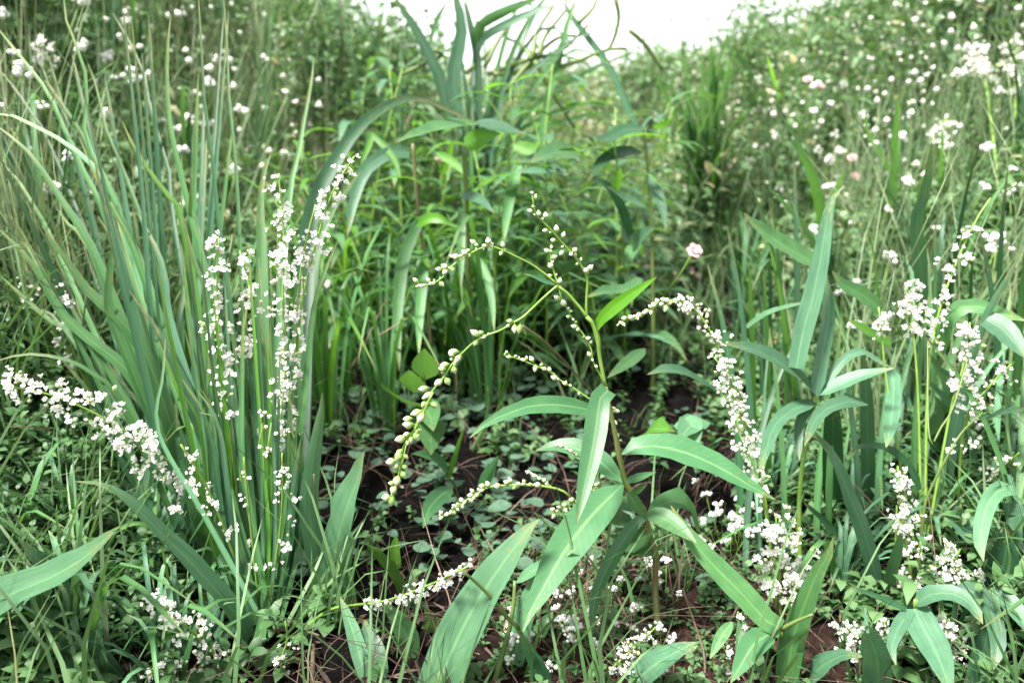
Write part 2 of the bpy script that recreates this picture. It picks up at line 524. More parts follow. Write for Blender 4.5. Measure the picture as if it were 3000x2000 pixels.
def tube(P, R, sides=7):
    P = np.asarray(P, float); N = len(P)
    T = np.gradient(P, axis=0); T /= np.linalg.norm(T, axis=1)[:, None] + 1e-12
    x = np.cross(T[0], [0.31, 0.87, 0.2]); x /= np.linalg.norm(x)
    V, F, UVs = [], [], []
    for i in range(N):
        x = x - T[i] * np.dot(x, T[i]); x /= np.linalg.norm(x) + 1e-9
        y = np.cross(T[i], x)
        for k in range(sides):
            an = 2 * math.pi * k / sides
            V.append(P[i] + (x * math.cos(an) + y * math.sin(an)) * R[i])
            UVs.append((k / sides, i / (N - 1)))
    for i in range(N - 1):
        for k in range(sides):
            k2 = (k + 1) % sides
            F.append((i * sides + k, i * sides + k2, (i + 1) * sides + k2, (i + 1) * sides + k))
    F.append(tuple(range(sides))[::-1]); F.append(tuple(range((N - 1) * sides, N * sides)))
    return np.array(V), F, UVs


def path3(pts, d0, d1, clamp=True, mid=None):
    """picture points (px) with depth running d0 -> d1 ('g' = on the ground) to points in the place"""
    xy = np.array([q[:2] for q in pts], float)
    L = np.concatenate([[0], np.cumsum(np.linalg.norm(np.diff(xy, axis=0), axis=1))]); s = L / max(L[-1], 1e-6)
    g = d0 == 'g'
    if g: d0 = gdepth(*xy[0])
    if d1 == 'g': d1 = gdepth(*xy[-1])
    out, ds = [], []
    for i, (x, y) in enumerate(xy):
        d = d0 * (1 - s[i]) + d1 * s[i]
        if mid: d += mid * math.sin(math.pi * s[i])
        if clamp and not (g and i == 0):
            d = min(d, gdepth(x, y) - 0.03)
        out.append(U(x, y, d)); ds.append(d)
    out = np.array(out)
    if g: out[0][2] -= 0.006
    return out, np.array(ds)


WS = 1.0


def add_leaf(parent, spec, name="leaf", nseg=None, label=None):
    """spec: 'space|profile|width|d0,d1|material|points' ; '<' before the points = given tip first ; extra 'k=v' fields after"""
    f = spec.split('|')
    sp, prof, w, dd, mat, pts = f[:6]
    kw = dict(q.split('=') for q in f[6:])
    tipfirst = pts.startswith('<')
    P2 = S(sp, pts.lstrip('<'))
    if tipfirst: P2 = P2[::-1]
    wpx = float(w) * SP[sp][2] * WS
    d0, d1 = [q if q == 'g' else float(q) for q in dd.split(',')]
    if 'base' in kw:
        bx, by = [float(q) for q in kw['base'].split(';')]
        b = S('O', [(bx, by)])[0]
        a0 = P2[0]
        midp = (b[0] * 0.45 + a0[0] * 0.55 + 0.1 * (a0[0] - P2[1][0]), b[1] * 0.45 + a0[1] * 0.55)
        P2 = [b, midp] + P2
    P3, ds = path3(P2, d0, d1, mid=float(kw.get('mid', 0)) or None)
    n_ = nseg or max(8, min(22, int(sum(math.dist(P2[i][:2], P2[i + 1][:2]) for i in range(len(P2) - 1)) / 45)))
    C = catmull(P3, n_)
    s = np.linspace(0, 1, len(C))
    dep = np.interp(s, np.linspace(0, 1, len(ds)), ds)
    W = profile(prof, s) * wpx / FPX * dep + 0.0006
    V, F, uv = ribbon(C, W, M[mat], a=float(kw.get('a', 0.45)), fold=float(kw.get('fold', 0.2)), twist=float(kw.get('tw', random.uniform(-0.3, 0.3))))
    loc = np.array(parent.matrix_basis.translation) if parent.type == 'EMPTY' else np.zeros(3)
    o = link(name, pymesh(name, V - loc, F, M[mat], uv), parent)
    if label: o["label"] = label
    return o


def add_stem(parent, space, pts, w0, w1, d0, d1, mat='stem', name="stem", sides=8, nodes=(), loc=None):
    P2 = S(space, pts)
    P3, ds = path3(P2, d0, d1)
    n_ = max(8, int(sum(math.dist(P2[i][:2], P2[i + 1][:2]) for i in range(len(P2) - 1)) / 22))
    n_ = min(n_, 60)
    C = catmull(P3, n_)
    s = np.linspace(0, 1, len(C))
    R = (w0 * (1 - s) + w1 * s) * SP[space][2] / FPX * np.interp(s, np.linspace(0, 1, len(ds)), ds) * 0.5
    for nx in nodes:
        R = R * (1 + 0.45 * np.exp(-((s - nx) / 0.018) ** 2))
    V, F, uv = tube(C, R, sides)
    base = np.array(parent.matrix_basis.translation) if loc is None else loc
    o = link(name, pymesh(name, V - base, F, M[mat], uv), parent)
    return o, C


# ------------------------------------------------------------------ ground
gx = np.unique(np.round(np.concatenate([np.linspace(-60, -5, 16), np.linspace(-5, -1.6, 40), np.linspace(-1.6, 1.8, 150), np.linspace(1.8, 5, 40), np.linspace(5, 60, 16)]), 4))
gy = np.unique(np.round(np.concatenate([np.linspace(-20, -0.5, 12), np.linspace(-0.5, 2.6, 130), np.linspace(2.6, 9, 70), np.linspace(9, 110, 24)]), 4))
X, Y = np.meshgrid(gx, gy)
Z = hgt(X, Y)
fine = (np.abs(X) < 2) & (Y < 3)
Z = Z + np.where(fine, rng.normal(0, 0.0022, X.shape), 0)
V = np.stack([X.ravel(), Y.ravel(), Z.ravel()], 1)
nx_, ny_ = len(gx), len(gy)
idx = np.arange(nx_ * ny_).reshape(ny_, nx_)
q = np.stack([idx[:-1, :-1], idx[:-1, 1:], idx[1:, 1:], idx[1:, :-1]], -1).reshape(-1, 4)
T = np.concatenate([q[:, [0, 1, 2]], q[:, [0, 2, 3]]])
me = npmesh("ground", V, T, M['soil'])
brown = np.exp(-(((V[:, 0] - 0.20) / 0.24) ** 2 + ((V[:, 1] - 0.66) / 0.22) ** 2)) * 0.8 + 0.35 * np.exp(-(((V[:, 0] + 0.45) / 0.2) ** 2 + ((V[:, 1] - 0.75) / 0.15) ** 2))
brown += 0.35 * sst(2.4, 4.0, V[:, 1])
at = me.attributes.new("brown", 'FLOAT', 'POINT'); at.data.foreach_set("value", brown.astype(np.float32))
tag(link("ground", me), kind="structure")


# ------------------------------------------------------------------ leaf masses (stuff)
def leaf_tpl(L, w, fold=0.25, droop=0.25):
    """6-vertex pointed leaf along +Y"""
    V = np.array([[0, 0, 0], [-w * .45, L * .30, fold * w], [-w * .38, L * .66, fold * w * .8 - droop * L * .35], [0, L, -droop * L], [w * .38, L * .66, fold * w * .8 - droop * L * .35], [w * .45, L * .30, fold * w]])
    T = np.array([[0, 5, 1], [1, 5, 4], [1, 4, 2], [2, 4, 3]])
    return V, T


def rot_zx(yaw, tilt):
    cz, sz, cx, sx = math.cos(yaw), math.sin(yaw), math.cos(tilt), math.sin(tilt)
    return np.array([[cz, -sz, 0], [sz, cz, 0], [0, 0, 1]]) @ np.array([[1, 0, 0], [0, cx, -sx], [0, sx, cx]])


def sprig_tpl(n_leaf, H, L, w, spread=1.0, stem_r=0.0012):
    V, T, K = [], [], []
    cnt = 0
    # stem, 3-sided
    bend = random.uniform(-0.25, 0.25), random.uniform(-0.25, 0.25)
    def axis(t): return np.array([bend[0] * H * t * t, bend[1] * H * t * t, H * t])
    for t in (0, 0.5, 1.0):
        p = axis(t)
        for k in range(3):
            an = k * 2.094
            V.append(p + stem_r * (1.2 - t) * np.array([math.cos(an), math.sin(an), 0]))
    for r in range(2):
        for k in range(3):
            a, b = r * 3 + k, r * 3 + (k + 1) % 3
            T += [(a, b, b + 3), (a, b + 3, a + 3)]
    K += [0.55] * 9
    cnt = 9
    for i in range(n_leaf):
        t = 0.12 + 0.88 * (i + random.random() * 0.6) / n_leaf
        l = L * random.uniform(0.6, 1.25) * (1.15 - 0.4 * t)
        v, tr = leaf_tpl(l, w * l / L * random.uniform(0.8, 1.2), random.uniform(0.1, 0.4), random.uniform(-0.1, 0.4))
        R = rot_zx(i * 2.4 + random.uniform(-.5, .5), random.uniform(-0.1, 1.0) * spread)
        V += list(v @ R.T + axis(t)); T += [tuple(x + cnt for x in q) for q in tr]
        K += [random.uniform(0.1, 0.95)] * 6
        cnt += 6
    return np.array(V), np.array(T), np.array(K)


def blade_tpl(n_b, H, w, lean=0.5, segs=3):
    V, T, K = [], [], []; cnt = 0
    for i in range(n_b):
        az = random.uniform(0, 6.28); h = H * random.uniform(0.55, 1.2); ln = lean * random.uniform(0.2, 1.3) * h
        b0 = np.array([random.uniform(-.02, .02), random.uniform(-.02, .02), 0])
        d = np.array([math.cos(az), math.sin(az), 0]); sd = np.array([-d[1], d[0], 0])
        sd = sd * math.cos(0.6) + d * math.sin(0.6) * random.choice([-1, 1])
        k = random.uniform(0.05, 1)
        for s in range(segs + 1):
            t = s / segs
            p = b0 + d * ln * t ** 2 + np.array([0, 0, h * (t - 0.25 * t * t * lean)])
            ww = w * (1 - t) ** 0.7 * 0.5
            V += [p - sd * ww, p + sd * ww]; K += [k, k]
        for s in range(segs):
            a = cnt + 2 * s
            T += [(a, a + 1, a + 3), (a, a + 3, a + 2)]
        cnt += 2 * (segs + 1)
    return np.array(V), np.array(T), np.array(K)


def scatter(name, tpls, pos, scale, mat, tint_fn, tilt=0.25, label=None):
    Vs, Ts, Ks = [], [], []; off = 0
    n = len(pos)
    which = rng.integers(0, len(tpls), n)
    for k, (tv, tt, tk) in enumerate(tpls):
        ii = np.where(which == k)[0]
        if not len(ii): continue
        m_ = len(ii); yaw = rng.uniform(0, 2 * np.pi, m_); ti = rng.normal(0, tilt, m_); ta = rng.uniform(0, 2 * np.pi, m_)
        cy, sy = np.cos(yaw), np.sin(yaw)
        R = np.zeros((m_, 3, 3)); R[:, 0, 0] = cy; R[:, 0, 1] = -sy; R[:, 1, 0] = sy; R[:, 1, 1] = cy; R[:, 2, 2] = 1
        ca, sa, ct, st = np.cos(ta), np.sin(ta), np.cos(ti), np.sin(ti)
        ux, uy = ca, sa
        Q = np.zeros((m_, 3, 3))
        Q[:, 0, 0] = ct + ux * ux * (1 - ct); Q[:, 0, 1] = ux * uy * (1 - ct); Q[:, 0, 2] = uy * st
        Q[:, 1, 0] = ux * uy * (1 - ct); Q[:, 1, 1] = ct + uy * uy * (1 - ct); Q[:, 1, 2] = -ux * st
        Q[:, 2, 0] = -uy * st; Q[:, 2, 1] = ux * st; Q[:, 2, 2] = ct
        RR = Q @ R
        v = np.einsum('mij,vj->mvi', RR, tv) * scale[ii][:, None, None] + pos[ii][:, None, :]
        Vs.append(v.reshape(-1, 3))
        Ts.append((tt[None] + (np.arange(m_) * len(tv))[:, None, None] + off).reshape(-1, 3))
        Ks.append((tk[None] * 0.62 + tint_fn(pos[ii])[:, None]).reshape(-1))
        off += m_ * len(tv)
    V, T, K = np.concatenate(Vs), np.concatenate(Ts), np.clip(np.concatenate(Ks), 0, 1)
    me = npmesh(name, V, T, mat, K)
    o = link(name, me)
    tag(o, label, kind="stuff")
    return o


def wedge(n, d0, d1, ang=0.72, pw=1.0):
    u = rng.random(n)
    d = d0 * (d1 / d0) ** u if pw == 0 else d0 + (d1 - d0) * u ** pw
    a = rng.uniform(-ang, ang, n)
    return np.tan(a) * d, d


def patch(x, y, f=1.7, seed=0.0):
    return 0.5 + 0.25 * (np.sin(x * f * 2.1 + seed) * np.cos(y * f * 1.7 + 1.3 * seed) + np.sin(x * f * 4.3 + y * f * 3.1 + seed * 2.2))


def bankness(x, y):
    cx = 0.03 * y
    return np.maximum(sst(0.27 + 0.06 * y, 0.55 + 0.13 * y, cx - x), sst(0.32 + 0.06 * y, 0.62 + 0.13 * y, x - cx))


# leafy cover of both banks and of the rise at the back
sprigs = [sprig_tpl(11, 0.16, 0.034, 0.021) for _ in range(6)]
x, y = wedge(36000, 0.7, 8.0, ang=0.98, pw=1.3)
bk = bankness(x, y)
farb = sst(3.2, 4.4, y)
keep = rng.random(len(x)) < np.clip(bk * (0.62 + 0.5 * patch(x, y, 1.3)) + farb, 0, 1)
x, y = x[keep], y[keep]
pos = np.stack([x, y, hgt(x, y) - 0.01], 1)
tn_ = sst(1.0, 2.0, y)
scl = rng.uniform(0.55, 1.35, len(x)) * (0.7 + 0.3 * tn_) * (0.75 + 0.09 * np.clip(y, 0, 5)) * (0.72 + 0.6 * patch(x, y, 1.1, 2.0))
tf_ = lambda p: -0.10 + 0.13 * sst(1.1, 2.2, p[:, 1]) + 0.34 * sst(2.6, 4.6, p[:, 1]) + 0.44 * patch(p[:, 0], p[:, 1], 0.9, 5.0) + rng.normal(0, 0.07, len(p))  # paler with distance: haze put into the tint, far plants drier too
near = y < 2.4
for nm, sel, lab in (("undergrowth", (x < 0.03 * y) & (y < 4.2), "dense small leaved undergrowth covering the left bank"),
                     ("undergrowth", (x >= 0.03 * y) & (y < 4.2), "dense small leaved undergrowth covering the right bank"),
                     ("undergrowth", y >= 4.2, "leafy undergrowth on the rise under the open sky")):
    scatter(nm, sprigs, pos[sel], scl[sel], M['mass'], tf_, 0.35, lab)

# low leaves close to the camera at both sides
side_ = None
low = [sprig_tpl(8, 0.055, 0.026, 0.016, 0.8) for _ in range(6)]
x, y = wedge(13500, 0.45, 1.9, ang=1.08, pw=0.8)
hw_ = sst(0.78, 0.95, y) * (1 - 0.6 * sst(1.5, 1.9, y))
side_ = np.maximum(sst(0.17 + 0.17 * hw_, 0.42 + 0.14 * hw_, -x + 0.02 - 0.02 * y), sst(0.26, 0.48, x - 0.03 * y)) + 0.03 * (y < .95) * (x < 0.02)
keep = rng.random(len(x)) < 0.09 * sst(1.15, 1.3, y) + 0.02 + side_ * (0.35 + 0.75 * patch(x, y, 4.0, 1.0))
x, y = x[keep], y[keep]
scatter("low_leaves", low, np.stack([x, y, hgt(x, y) - 0.004], 1), rng.uniform(0.45, 1.0, len(x)), M['mass'],
        lambda p: -0.16 + 0.40 * patch(p[:, 0], p[:, 1], 3.0, 1.0), 0.4, "small low leaves growing among the grass stems near the camera")

# tall leafy weeds whose tops break the skyline on both sides
tall = [sprig_tpl(26, 0.60, 0.042, 0.022, 1.0, 0.0022) for _ in range(6)]
x, y = wedge(2600, 2.3, 5.2, ang=0.66, pw=1.0)
r_ = x / y
keep = rng.random(len(x)) < (sst(0.15, 0.24, r_) * 0.55 + sst(0.07, 0.16, -r_) * 0.6 + 0.10 * (y > 3.2)) * (0.25 + patch(x, y, 1.6, 8.0))
x, y = x[keep], y[keep]
for sel, lab in ((x < 0, "tall thin leafy weeds along the top of the left bank"), (x >= 0, "tall thin leafy weeds along the top of the right bank")):
    scatter("tall_weeds", tall, np.stack([x, y, hgt(x, y) - .01], 1)[sel], rng.uniform(0.75, 1.35, int(sel.sum())), M['mass'], lambda p: 0.20 + 0.42 * patch(p[:, 0], p[:, 1], 1.5, 6.0), 0.12, lab)

# fine grass through everything
gt = [blade_tpl(7, 0.20, 0.0045, 0.7) for _ in range(6)]
x, y = wedge(8500, 0.5, 6.5, ang=0.98, pw=1.2)
cen = 0.06 * sst(1.15, 1.3, y) + 0.40 * sst(1.55, 2.3, y)
keep = rng.random(len(x)) < np.maximum(cen, np.clip(bankness(x, y) + 0.06 * (y < .9), 0, 1) * (0.3 + 0.7 * patch(x, y, 1.9, 3.0)))
x, y = x[keep], y[keep]
scatter("grass", gt, np.stack([x, y, hgt(x, y) - 0.006], 1), rng.uniform(0.5, 1.3, len(x)), M['mass'],
        lambda p: 0.12 + 0.3 * patch(p[:, 0], p[:, 1], 2.0, 4.0), 0.3, "fine green grass growing through the banks")

culm = [blade_tpl(8, 0.46, 0.0036, 0.35) for _ in range(6)]
x, y = wedge(4600, 1.1, 4.2, ang=0.92, pw=1.0)
keep = rng.random(len(x)) < bankness(x, y) * (0.15 + 0.75 * patch(x, y, 2.3, 9.0))
x, y = x[keep], y[keep]
scatter("thin_culms", culm, np.stack([x, y, hgt(x, y) - .006], 1), rng.uniform(0.5, 1.2, len(x)), M['massd'], lambda p: 0.0 + 0.3 * patch(p[:, 0], p[:, 1], 2.0, 3.0), 0.25,
        "thin crossing grass stems standing all over both banks")

# dry upright grass on the upper left bank
dt = [blade_tpl(9, 0.58, 0.0046, 0.24) for _ in range(6)]
x, y = wedge(4200, 2.5, 6.0, ang=0.5, pw=1.0)
r_ = x / y
keep = rng.random(len(x)) < np.exp(-((r_ + 0.20) / 0.13) ** 2) * 1.0 + 0.03
x, y = x[keep], y[keep]
scatter("dry_grass", dt, np.stack([x, y, hgt(x, y) - 0.006], 1), rng.uniform(0.6, 1.35, len(x)), M['massd'],
        lambda p: 0.18 + 0.3 * patch(p[:, 0], p[:, 1], 2.0, 4.0), 0.16, "tall thin drying grass standing on the upper left bank")

# straw and dead bits lying on the soil
lt = []
for _ in range(9):
    L = random.uniform(0.004, 0.030); w = random.uniform(0.0004, 0.0013)
    V = np.array([[-L, -w, 0], [0, -w, random.uniform(0, .006)], [L, -w * .4, random.uniform(-.002, .004)], [L, w * .4, .001], [0, w, random.uniform(0, .006)], [-L, w, 0]])
    lt.append((V, np.array([[0, 1, 4], [0, 4, 5], [1, 2, 3], [1, 3, 4]]), np.full(6, 0.8)))
x, y = wedge(6500, 0.5, 2.2, ang=0.74, pw=0.8)
w_ = 0.25 + 0.9 * np.exp(-(((x - 0.14) / 0.33) ** 2 + ((y - 0.72) / 0.3) ** 2))
keep = rng.random(len(x)) < w_ * np.where(y < .95, 1.0, .45)
x, y = x[keep], y[keep]
scatter("straw_litter", lt, np.stack([x, y, hgt(x, y) + rng.uniform(0, .006, len(x))], 1), rng.uniform(0.5, 1.3, len(x)), M['litter'],
        lambda p: rng.uniform(-0.55, 0.3, len(p)), 0.3, "dead straw and leaf bits lying on the reddish soil")

dtw = [blade_tpl(4, 0.11, 0.0018, 1.5, 4) for _ in range(6)]
x, y = wedge(2200, 0.55, 1.9, ang=0.72, pw=0.8)
keep = rng.random(len(x)) < 0.22 + 0.8 * np.exp(-(((x - 0.2) / 0.3) ** 2 + ((y - 0.72) / 0.3) ** 2))
x, y = x[keep], y[keep]
scatter("dead_grass", dtw, np.stack([x, y, hgt(x, y) - .003], 1), rng.uniform(0.4, 1.2, len(x)), M['litter'], lambda p: rng.uniform(-0.2, 0.25, len(p)), 0.6,
        "thin dead grass and wiry brown stems tangled over the soil")
x, y = rng.uniform(-0.05, 0.45, 900), rng.uniform(0.52, 1.0, 900)
scatter("moss_leaves", [sprig_tpl(6, 0.018, 0.010, 0.007, 0.9, .0005) for _ in range(4)], np.stack([x, y, hgt(x, y) - .002], 1), rng.uniform(0.5, 1.3, 900), M['mass'], lambda p: -0.1 + 0.3 * patch(p[:, 0], p[:, 1], 6.0, 1.0), 0.4,
        "tiny creeping leaves on the reddish soil")

# pale stones and clods where the path shows through
st_t = []
for _ in range(4):
    a = np.array([[1, 0, 0], [-.5, .87, 0], [-.5, -.87, 0], [.6, .5, .7], [-.7, .1, .6], [.1, -.7, .65], [0, 0, 1.0]]) * np.array([.012, .010, .006]) * rng.uniform(.7, 1.2, (7, 3))
    st_t.append((a, np.array([[0, 1, 3], [1, 4, 3], [1, 2, 4], [2, 5, 4], [2, 0, 5], [0, 3, 5], [3, 4, 6], [4, 5, 6], [5, 3, 6]]), np.full(7, 1.2)))
x = rng.normal(0.33, 0.2, 700); y = rng.uniform(2.2, 4.0, 700)
scatter("gravel", st_t, np.stack([x, y, hgt(x, y) - 0.002], 1), rng.uniform(0.6, 1.8, 700), M['litter'], lambda p: rng.uniform(-0.3, 0.3, len(p)), 0.5,
        "pale stones on the trodden path behind the plants")


# ------------------------------------------------------------------ shared small meshes
def bud_mesh(name, mat, fat=0.42, tip=1.0, seg=8):
    """teardrop bud, length 1 along +Z from the foot, on a short stalk, with overlapping tepals raised as low ridges"""
    rings = [(0.0, 0.07), (0.10, 0.09), (0.20, 0.24), (0.36, 0.40), (0.52, 0.46), (0.68, 0.40), (0.82, 0.26), (0.93, 0.12), (1.0, 0.02)]
    V, F, uv = [], [], []
    for i, (z, r) in enumerate(rings):
        for k in range(seg):
            an = 2 * math.pi * k / seg
            rr = r * fat / 0.46 * (1 + 0.11 * math.cos(3 * an + z * 2.2) * math.sin(math.pi * z))
            V.append((rr * math.cos(an), rr * math.sin(an), z)); uv.append((k / seg, z))
    for i in range(len(rings) - 1):
        for k in range(seg):
            F.append((i * seg + k, i * seg + (k + 1) % seg, (i + 1) * seg + (k + 1) % seg, (i + 1) * seg + k))
    return pymesh(name, V, F, mat, uv)


def flower_mesh(name, mat, petals=5, open_=0.6, seed=0):
    """small open flower: pointed, cupped petals round a low centre on a short foot; about unit width"""
    r = random.Random(seed)
    V, F = [], []
    for k in range(petals):
        an = 2 * math.pi * k / petals + r.uniform(-.25, .25)
        op = open_ * r.uniform(.6, 1.35); ln = r.uniform(.48, .66); w = r.uniform(.17, .25)
        d = np.array([math.cos(an), math.sin(an), 0]); sd = np.array([-d[1], d[0], 0]); up = np.array([0, 0, 1.0])
        b = len(V)
        for t, ww, lift in ((0.0, .25, 0), (.4, .9, .10), (.75, .85, .02), (1.0, .12, -.06)):
            p = up * (.12 + ln * t * math.cos(op)) + d * (.05 + ln * t * math.sin(op))
            V += [p - sd * w * ww + d * .02, p - d * .07 * ww - up * lift * .6, p + sd * w * ww + d * .02]
        for i in range(3):
            for q in range(2):
                a = b + i * 3 + q
                F.append((a, a + 1, a + 4, a + 3))
    b = len(V)
    for z, rr in ((-.1, .05), (.08, .12), (.3, .15), (.46, .04)):
        for k in range(5):
            an = k * 1.2566
            V.append((rr * math.cos(an), rr * math.sin(an), z))
    for i in range(3):
        for k in range(5):
            F.append((b + i * 5 + k, b + i * 5 + (k + 1) % 5, b + i * 5 + 5 + (k + 1) % 5, b + i * 5 + 5 + k))
    return pymesh(name, V, F, mat)


BUDS = [bud_mesh("bud", M['bud'], f) for f in (0.31, 0.35, 0.27)]
BUDG = [bud_mesh("bud", M['budg'], f) for f in (0.32, 0.38)]
FLWS = [flower_mesh("flower", M['flower'], p, o_, seed=i) for i, (p, o_) in enumerate(((5, .6), (4, .8), (5, 1.0), (5, .35), (6, .8)))]


def aim(o, pos, d, size, roll=0.0):
    q = Vector(d).normalized().to_track_quat('Z', 'Y')
    o.matrix_basis = Matrix.Translation(Vector(pos)) @ q.to_matrix().to_4x4() @ Matrix.Rotation(roll, 4, 'Z') @ Matrix.Diagonal((*size, 1))


def put_buds(parent, C, space, items, loc, name="bud", scale=1.0):
    """buds of a hand-placed spike: items 'x,y,size[,g]' in picture space; each sits on the nearest point of its stem C"""
    f = SP[space][2]
    px = np.array([[1500 + FPX * np.dot(p - C0, RGT) / np.dot(p - C0, FWD), 1000 - FPX * np.dot(p - C0, UPV) / np.dot(p - C0, FWD)] for p in C])
    dep = np.array([np.dot(p - C0, FWD) for p in C])
    for it in items.split():
        q = it.split(',')
        x, y = S(space, [(float(q[0]), float(q[1]))])[0]
        sz = float(q[2]) * f * scale
        green = len(q) > 3
        i = int(np.argmin((px[:, 0] - x) ** 2 + (px[:, 1] - y) ** 2))
        tan = C[min(i + 1, len(C) - 1)] - C[max(i - 1, 0)]
        tan /= np.linalg.norm(tan) + 1e-9
        off = U(x, y, dep[i]) - C[i]
        m_ = dep[i] / FPX
        dirv = off / (sz * m_ + 1e-9) * 1.1 + tan * 0.55 - FWD * 0.18
        dirv /= np.linalg.norm(dirv)
        L = sz * m_ * 1.3
        foot = U(x, y, dep[i] - 0.001) - dirv * L * 0.5
        o = link(name, random.choice(BUDG if green else BUDS), parent)
        aim(o, foot - loc, dirv, (L, L, L), random.uniform(0, 6))
        if green: o["label"] = "green faded bud"
        if random.random() < .55:        # a smaller neighbour, as the whorls are crowded
            k2 = min(max(i + random.choice((-1, 1)), 0), len(C) - 1)
            side2 = RGT * random.gauss(0, 1) + UPV * random.gauss(0, 1)
            side2 /= np.linalg.norm(side2) + 1e-9
            d2 = side2 * .9 + tan * .8
            o = link(name, random.choice(BUDG + BUDS[:1]), parent)
            L2 = L * random.uniform(.45, .8)
            aim(o, C[k2] + side2 * .08 * L2 - loc, d2, (L2, L2, L2), random.uniform(0, 6))


# ------------------------------------------------------------------ main knotweed plant
mb = G(1929, 1852)
knot = thing("knotweed_plant", "tall knotweed in sharp focus at the centre with arching sprays of white buds", "plant", mb)
dB, dT = gdepth(1929, 1852), 0.755


def dm(py): return dB + (dT - dB) * np.clip((1852 - py) / 1280, 0, 1)


def kstem(space, pts, w0, w1, mat='stem', name='stem', par=None, dz0=0.0, dz1=0.0, nodes=(), sides=8):
    P2 = S(space, pts)
    return add_stem(par or knot, space, pts, w0, w1, float(dm(P2[0][1])) + dz0, float(dm(P2[-1][1])) + dz1, mat, name, sides, nodes, loc=mb)


kstem('p', "1929,1860 1920,1740 1920,1635 1906,1577 1884,1496 1839,1429 1821,1367 1808,1300 1795,1236 1783,1180 1774,1132", 21, 13, 'stemred', nodes=(0.33, 0.5, 0.6, 0.75))
kstem('p', "1774,1134 1764,1083 1756,1040 1751,991 1740,960 1730,937 1718,926", 11, 13, nodes=(0.66,))
kstem('p', "1722,932 1700,902 1684,884 1665,862 1651,851 1638,838", 10, 9)


def spike(space, pts, w0, w1, buds, scale=1.0, dz1=0.0, mat='stem', dz0=0.0):
    o, C = kstem(space, pts, w0 * 1.2, w1 * 1.2, mat, "flower_spike", dz1=dz1, dz0=dz0, sides=6)
    put_buds(o, C, space, buds, mb, scale=scale * 0.86)
    return o


spike('t5', "1625,985 1612,955 1608,900 1612,800 1616,720 1598,665 1550,585 1500,530 1440,462 1380,392 1322,335 1275,285 1262,220 1253,150", 17, 10,
      "1254,148,28 1273,175,42 1240,265,44 1268,290,26 1295,284,48 1340,298,50 1320,318,30 1340,392,42 1411,384,54 1372,405,24 1457,425,50 1392,457,40 1447,537,40 1530,522,44 1508,546,42 1537,552,36 1631,638,54 1606,655,48", dz1=-0.01)
spike('t5', "1432,765 1408,705 1388,640 1376,580 1372,520 1379,484", 12, 8, "1350,527,46 1378,500,32 1394,568,46 1374,625,50 1368,690,40 1432,726,50 1385,600,26", dz1=0.01)
spike('t5', "1425,752 1340,680 1240,610 1150,565 1090,535 1040,515 985,496 930,503 870,530 800,572 740,612 690,665 650,715 590,742 520,762", 13, 8,
      "868,470,52 888,488,36 964,464,52 942,493,40 990,497,26 1060,490,50 1050,540,38,g 812,540,50 752,566,52 728,562,44 783,560,40 842,558,26,g 680,630,54 643,645,46 684,662,48 490,720,48 573,720,44 606,738,40 585,742,32 527,757,44 657,742,46,g 545,752,30", dz1=-0.04)
spike('t5', "1425,748 1330,830 1210,945 1170,975 1120,1000 1050,1045 940,1085 870,1125 800,1190 740,1250 700,1310 660,1370 600,1440 555,1525 500,1640 470,1720 425,1800 410,1880 385,1960 372,2030 352,2100 330,2170", 13, 8,
      "882,1068,78 1110,988,50,g 1137,1035,60 1170,1035,62,g 940,1088,36 885,1128,50,g 742,1185,66 725,1205,50 768,1230,66 680,1272,60 668,1300,58,g 740,1305,50,g 642,1385,76 695,1380,56,g 542,1428,68 570,1470,72 545,1530,50,g 606,1535,58,g", dz1=-0.05)
o, C = kstem('m', "440,650 380,780 310,920 220,1050 190,1200 175,1300 150,1400 118,1480", 20, 15, 'stem', 'flower_spike', dz0=-0.045, dz1=-0.05, sides=6)
put_buds(o, C, 'm', "315,805,96 350,838,96 250,852,78 255,895,96 312,985,80,g 195,1005,96 245,1035,44 180,1138,88,g 120,1180,82 230,1140,56,g 222,1218,62,g 212,1278,66,g 168,1322,88 130,1345,66,g 198,1372,44 140,1392,76 85,1455,76 125,1478,86,g 240,970,60", mb, scale=0.8)
spike('t5', "1732,1402 1700,1340 1650,1250 1640,1170 1600,1090 1540,1010 1490,920 1450,850 1430,780", 12, 8,
      "1420,836,58 1460,872,56 1437,770,30,g 1490,905,28 1521,975,28 1530,1022,52 1552,1042,36 1618,1100,44 1636,1126,30 1628,1207,46 1648,1240,26", dz1=0.01)
spike('t5', "1740,1530 1650,1508 1560,1450 1500,1410 1430,1370 1380,1320 1300,1290 1230,1260 1160,1235 1100,1213 1082,1186", 11, 6,
      "1086,1190,24 1100,1222,38 1141,1217,26 1195,1242,40 1250,1238,48 1272,1295,48 1334,1300,42 1367,1306,46 1400,1360,52 1425,1368,24 1470,1396,42 1506,1410,24 1562,1458,26", dz0=0.02, dz1=0.05)
spike('n', "742,1255 762,1300 772,1370 790,1440 806,1510 825,1570", 12, 10, "752,1298,36 780,1292,34 800,1315,50 770,1365,40 786,1400,52 768,1398,36 790,1470,46 806,1500,44 760,1330,28", dz0=0.02, dz1=0.01)
spike('b2', "1500,345 1440,300 1340,280 1290,272 1190,266 1060,272 960,285 900,322 850,352 790,384 740,432 700,462 655,476", 14, 8,
      "655,452,34 658,482,36 695,460,38 722,450,44 745,410,42 788,370,40 795,406,36 860,310,42 850,335,46 848,368,44 892,332,42 925,275,42 926,300,40 960,265,46 1025,275,50 1085,252,44 1108,240,46 1165,262,40 1290,268,52 1198,262,30 760,425,36 810,382,38 870,350,36", dz0=0.06, dz1=0.07)
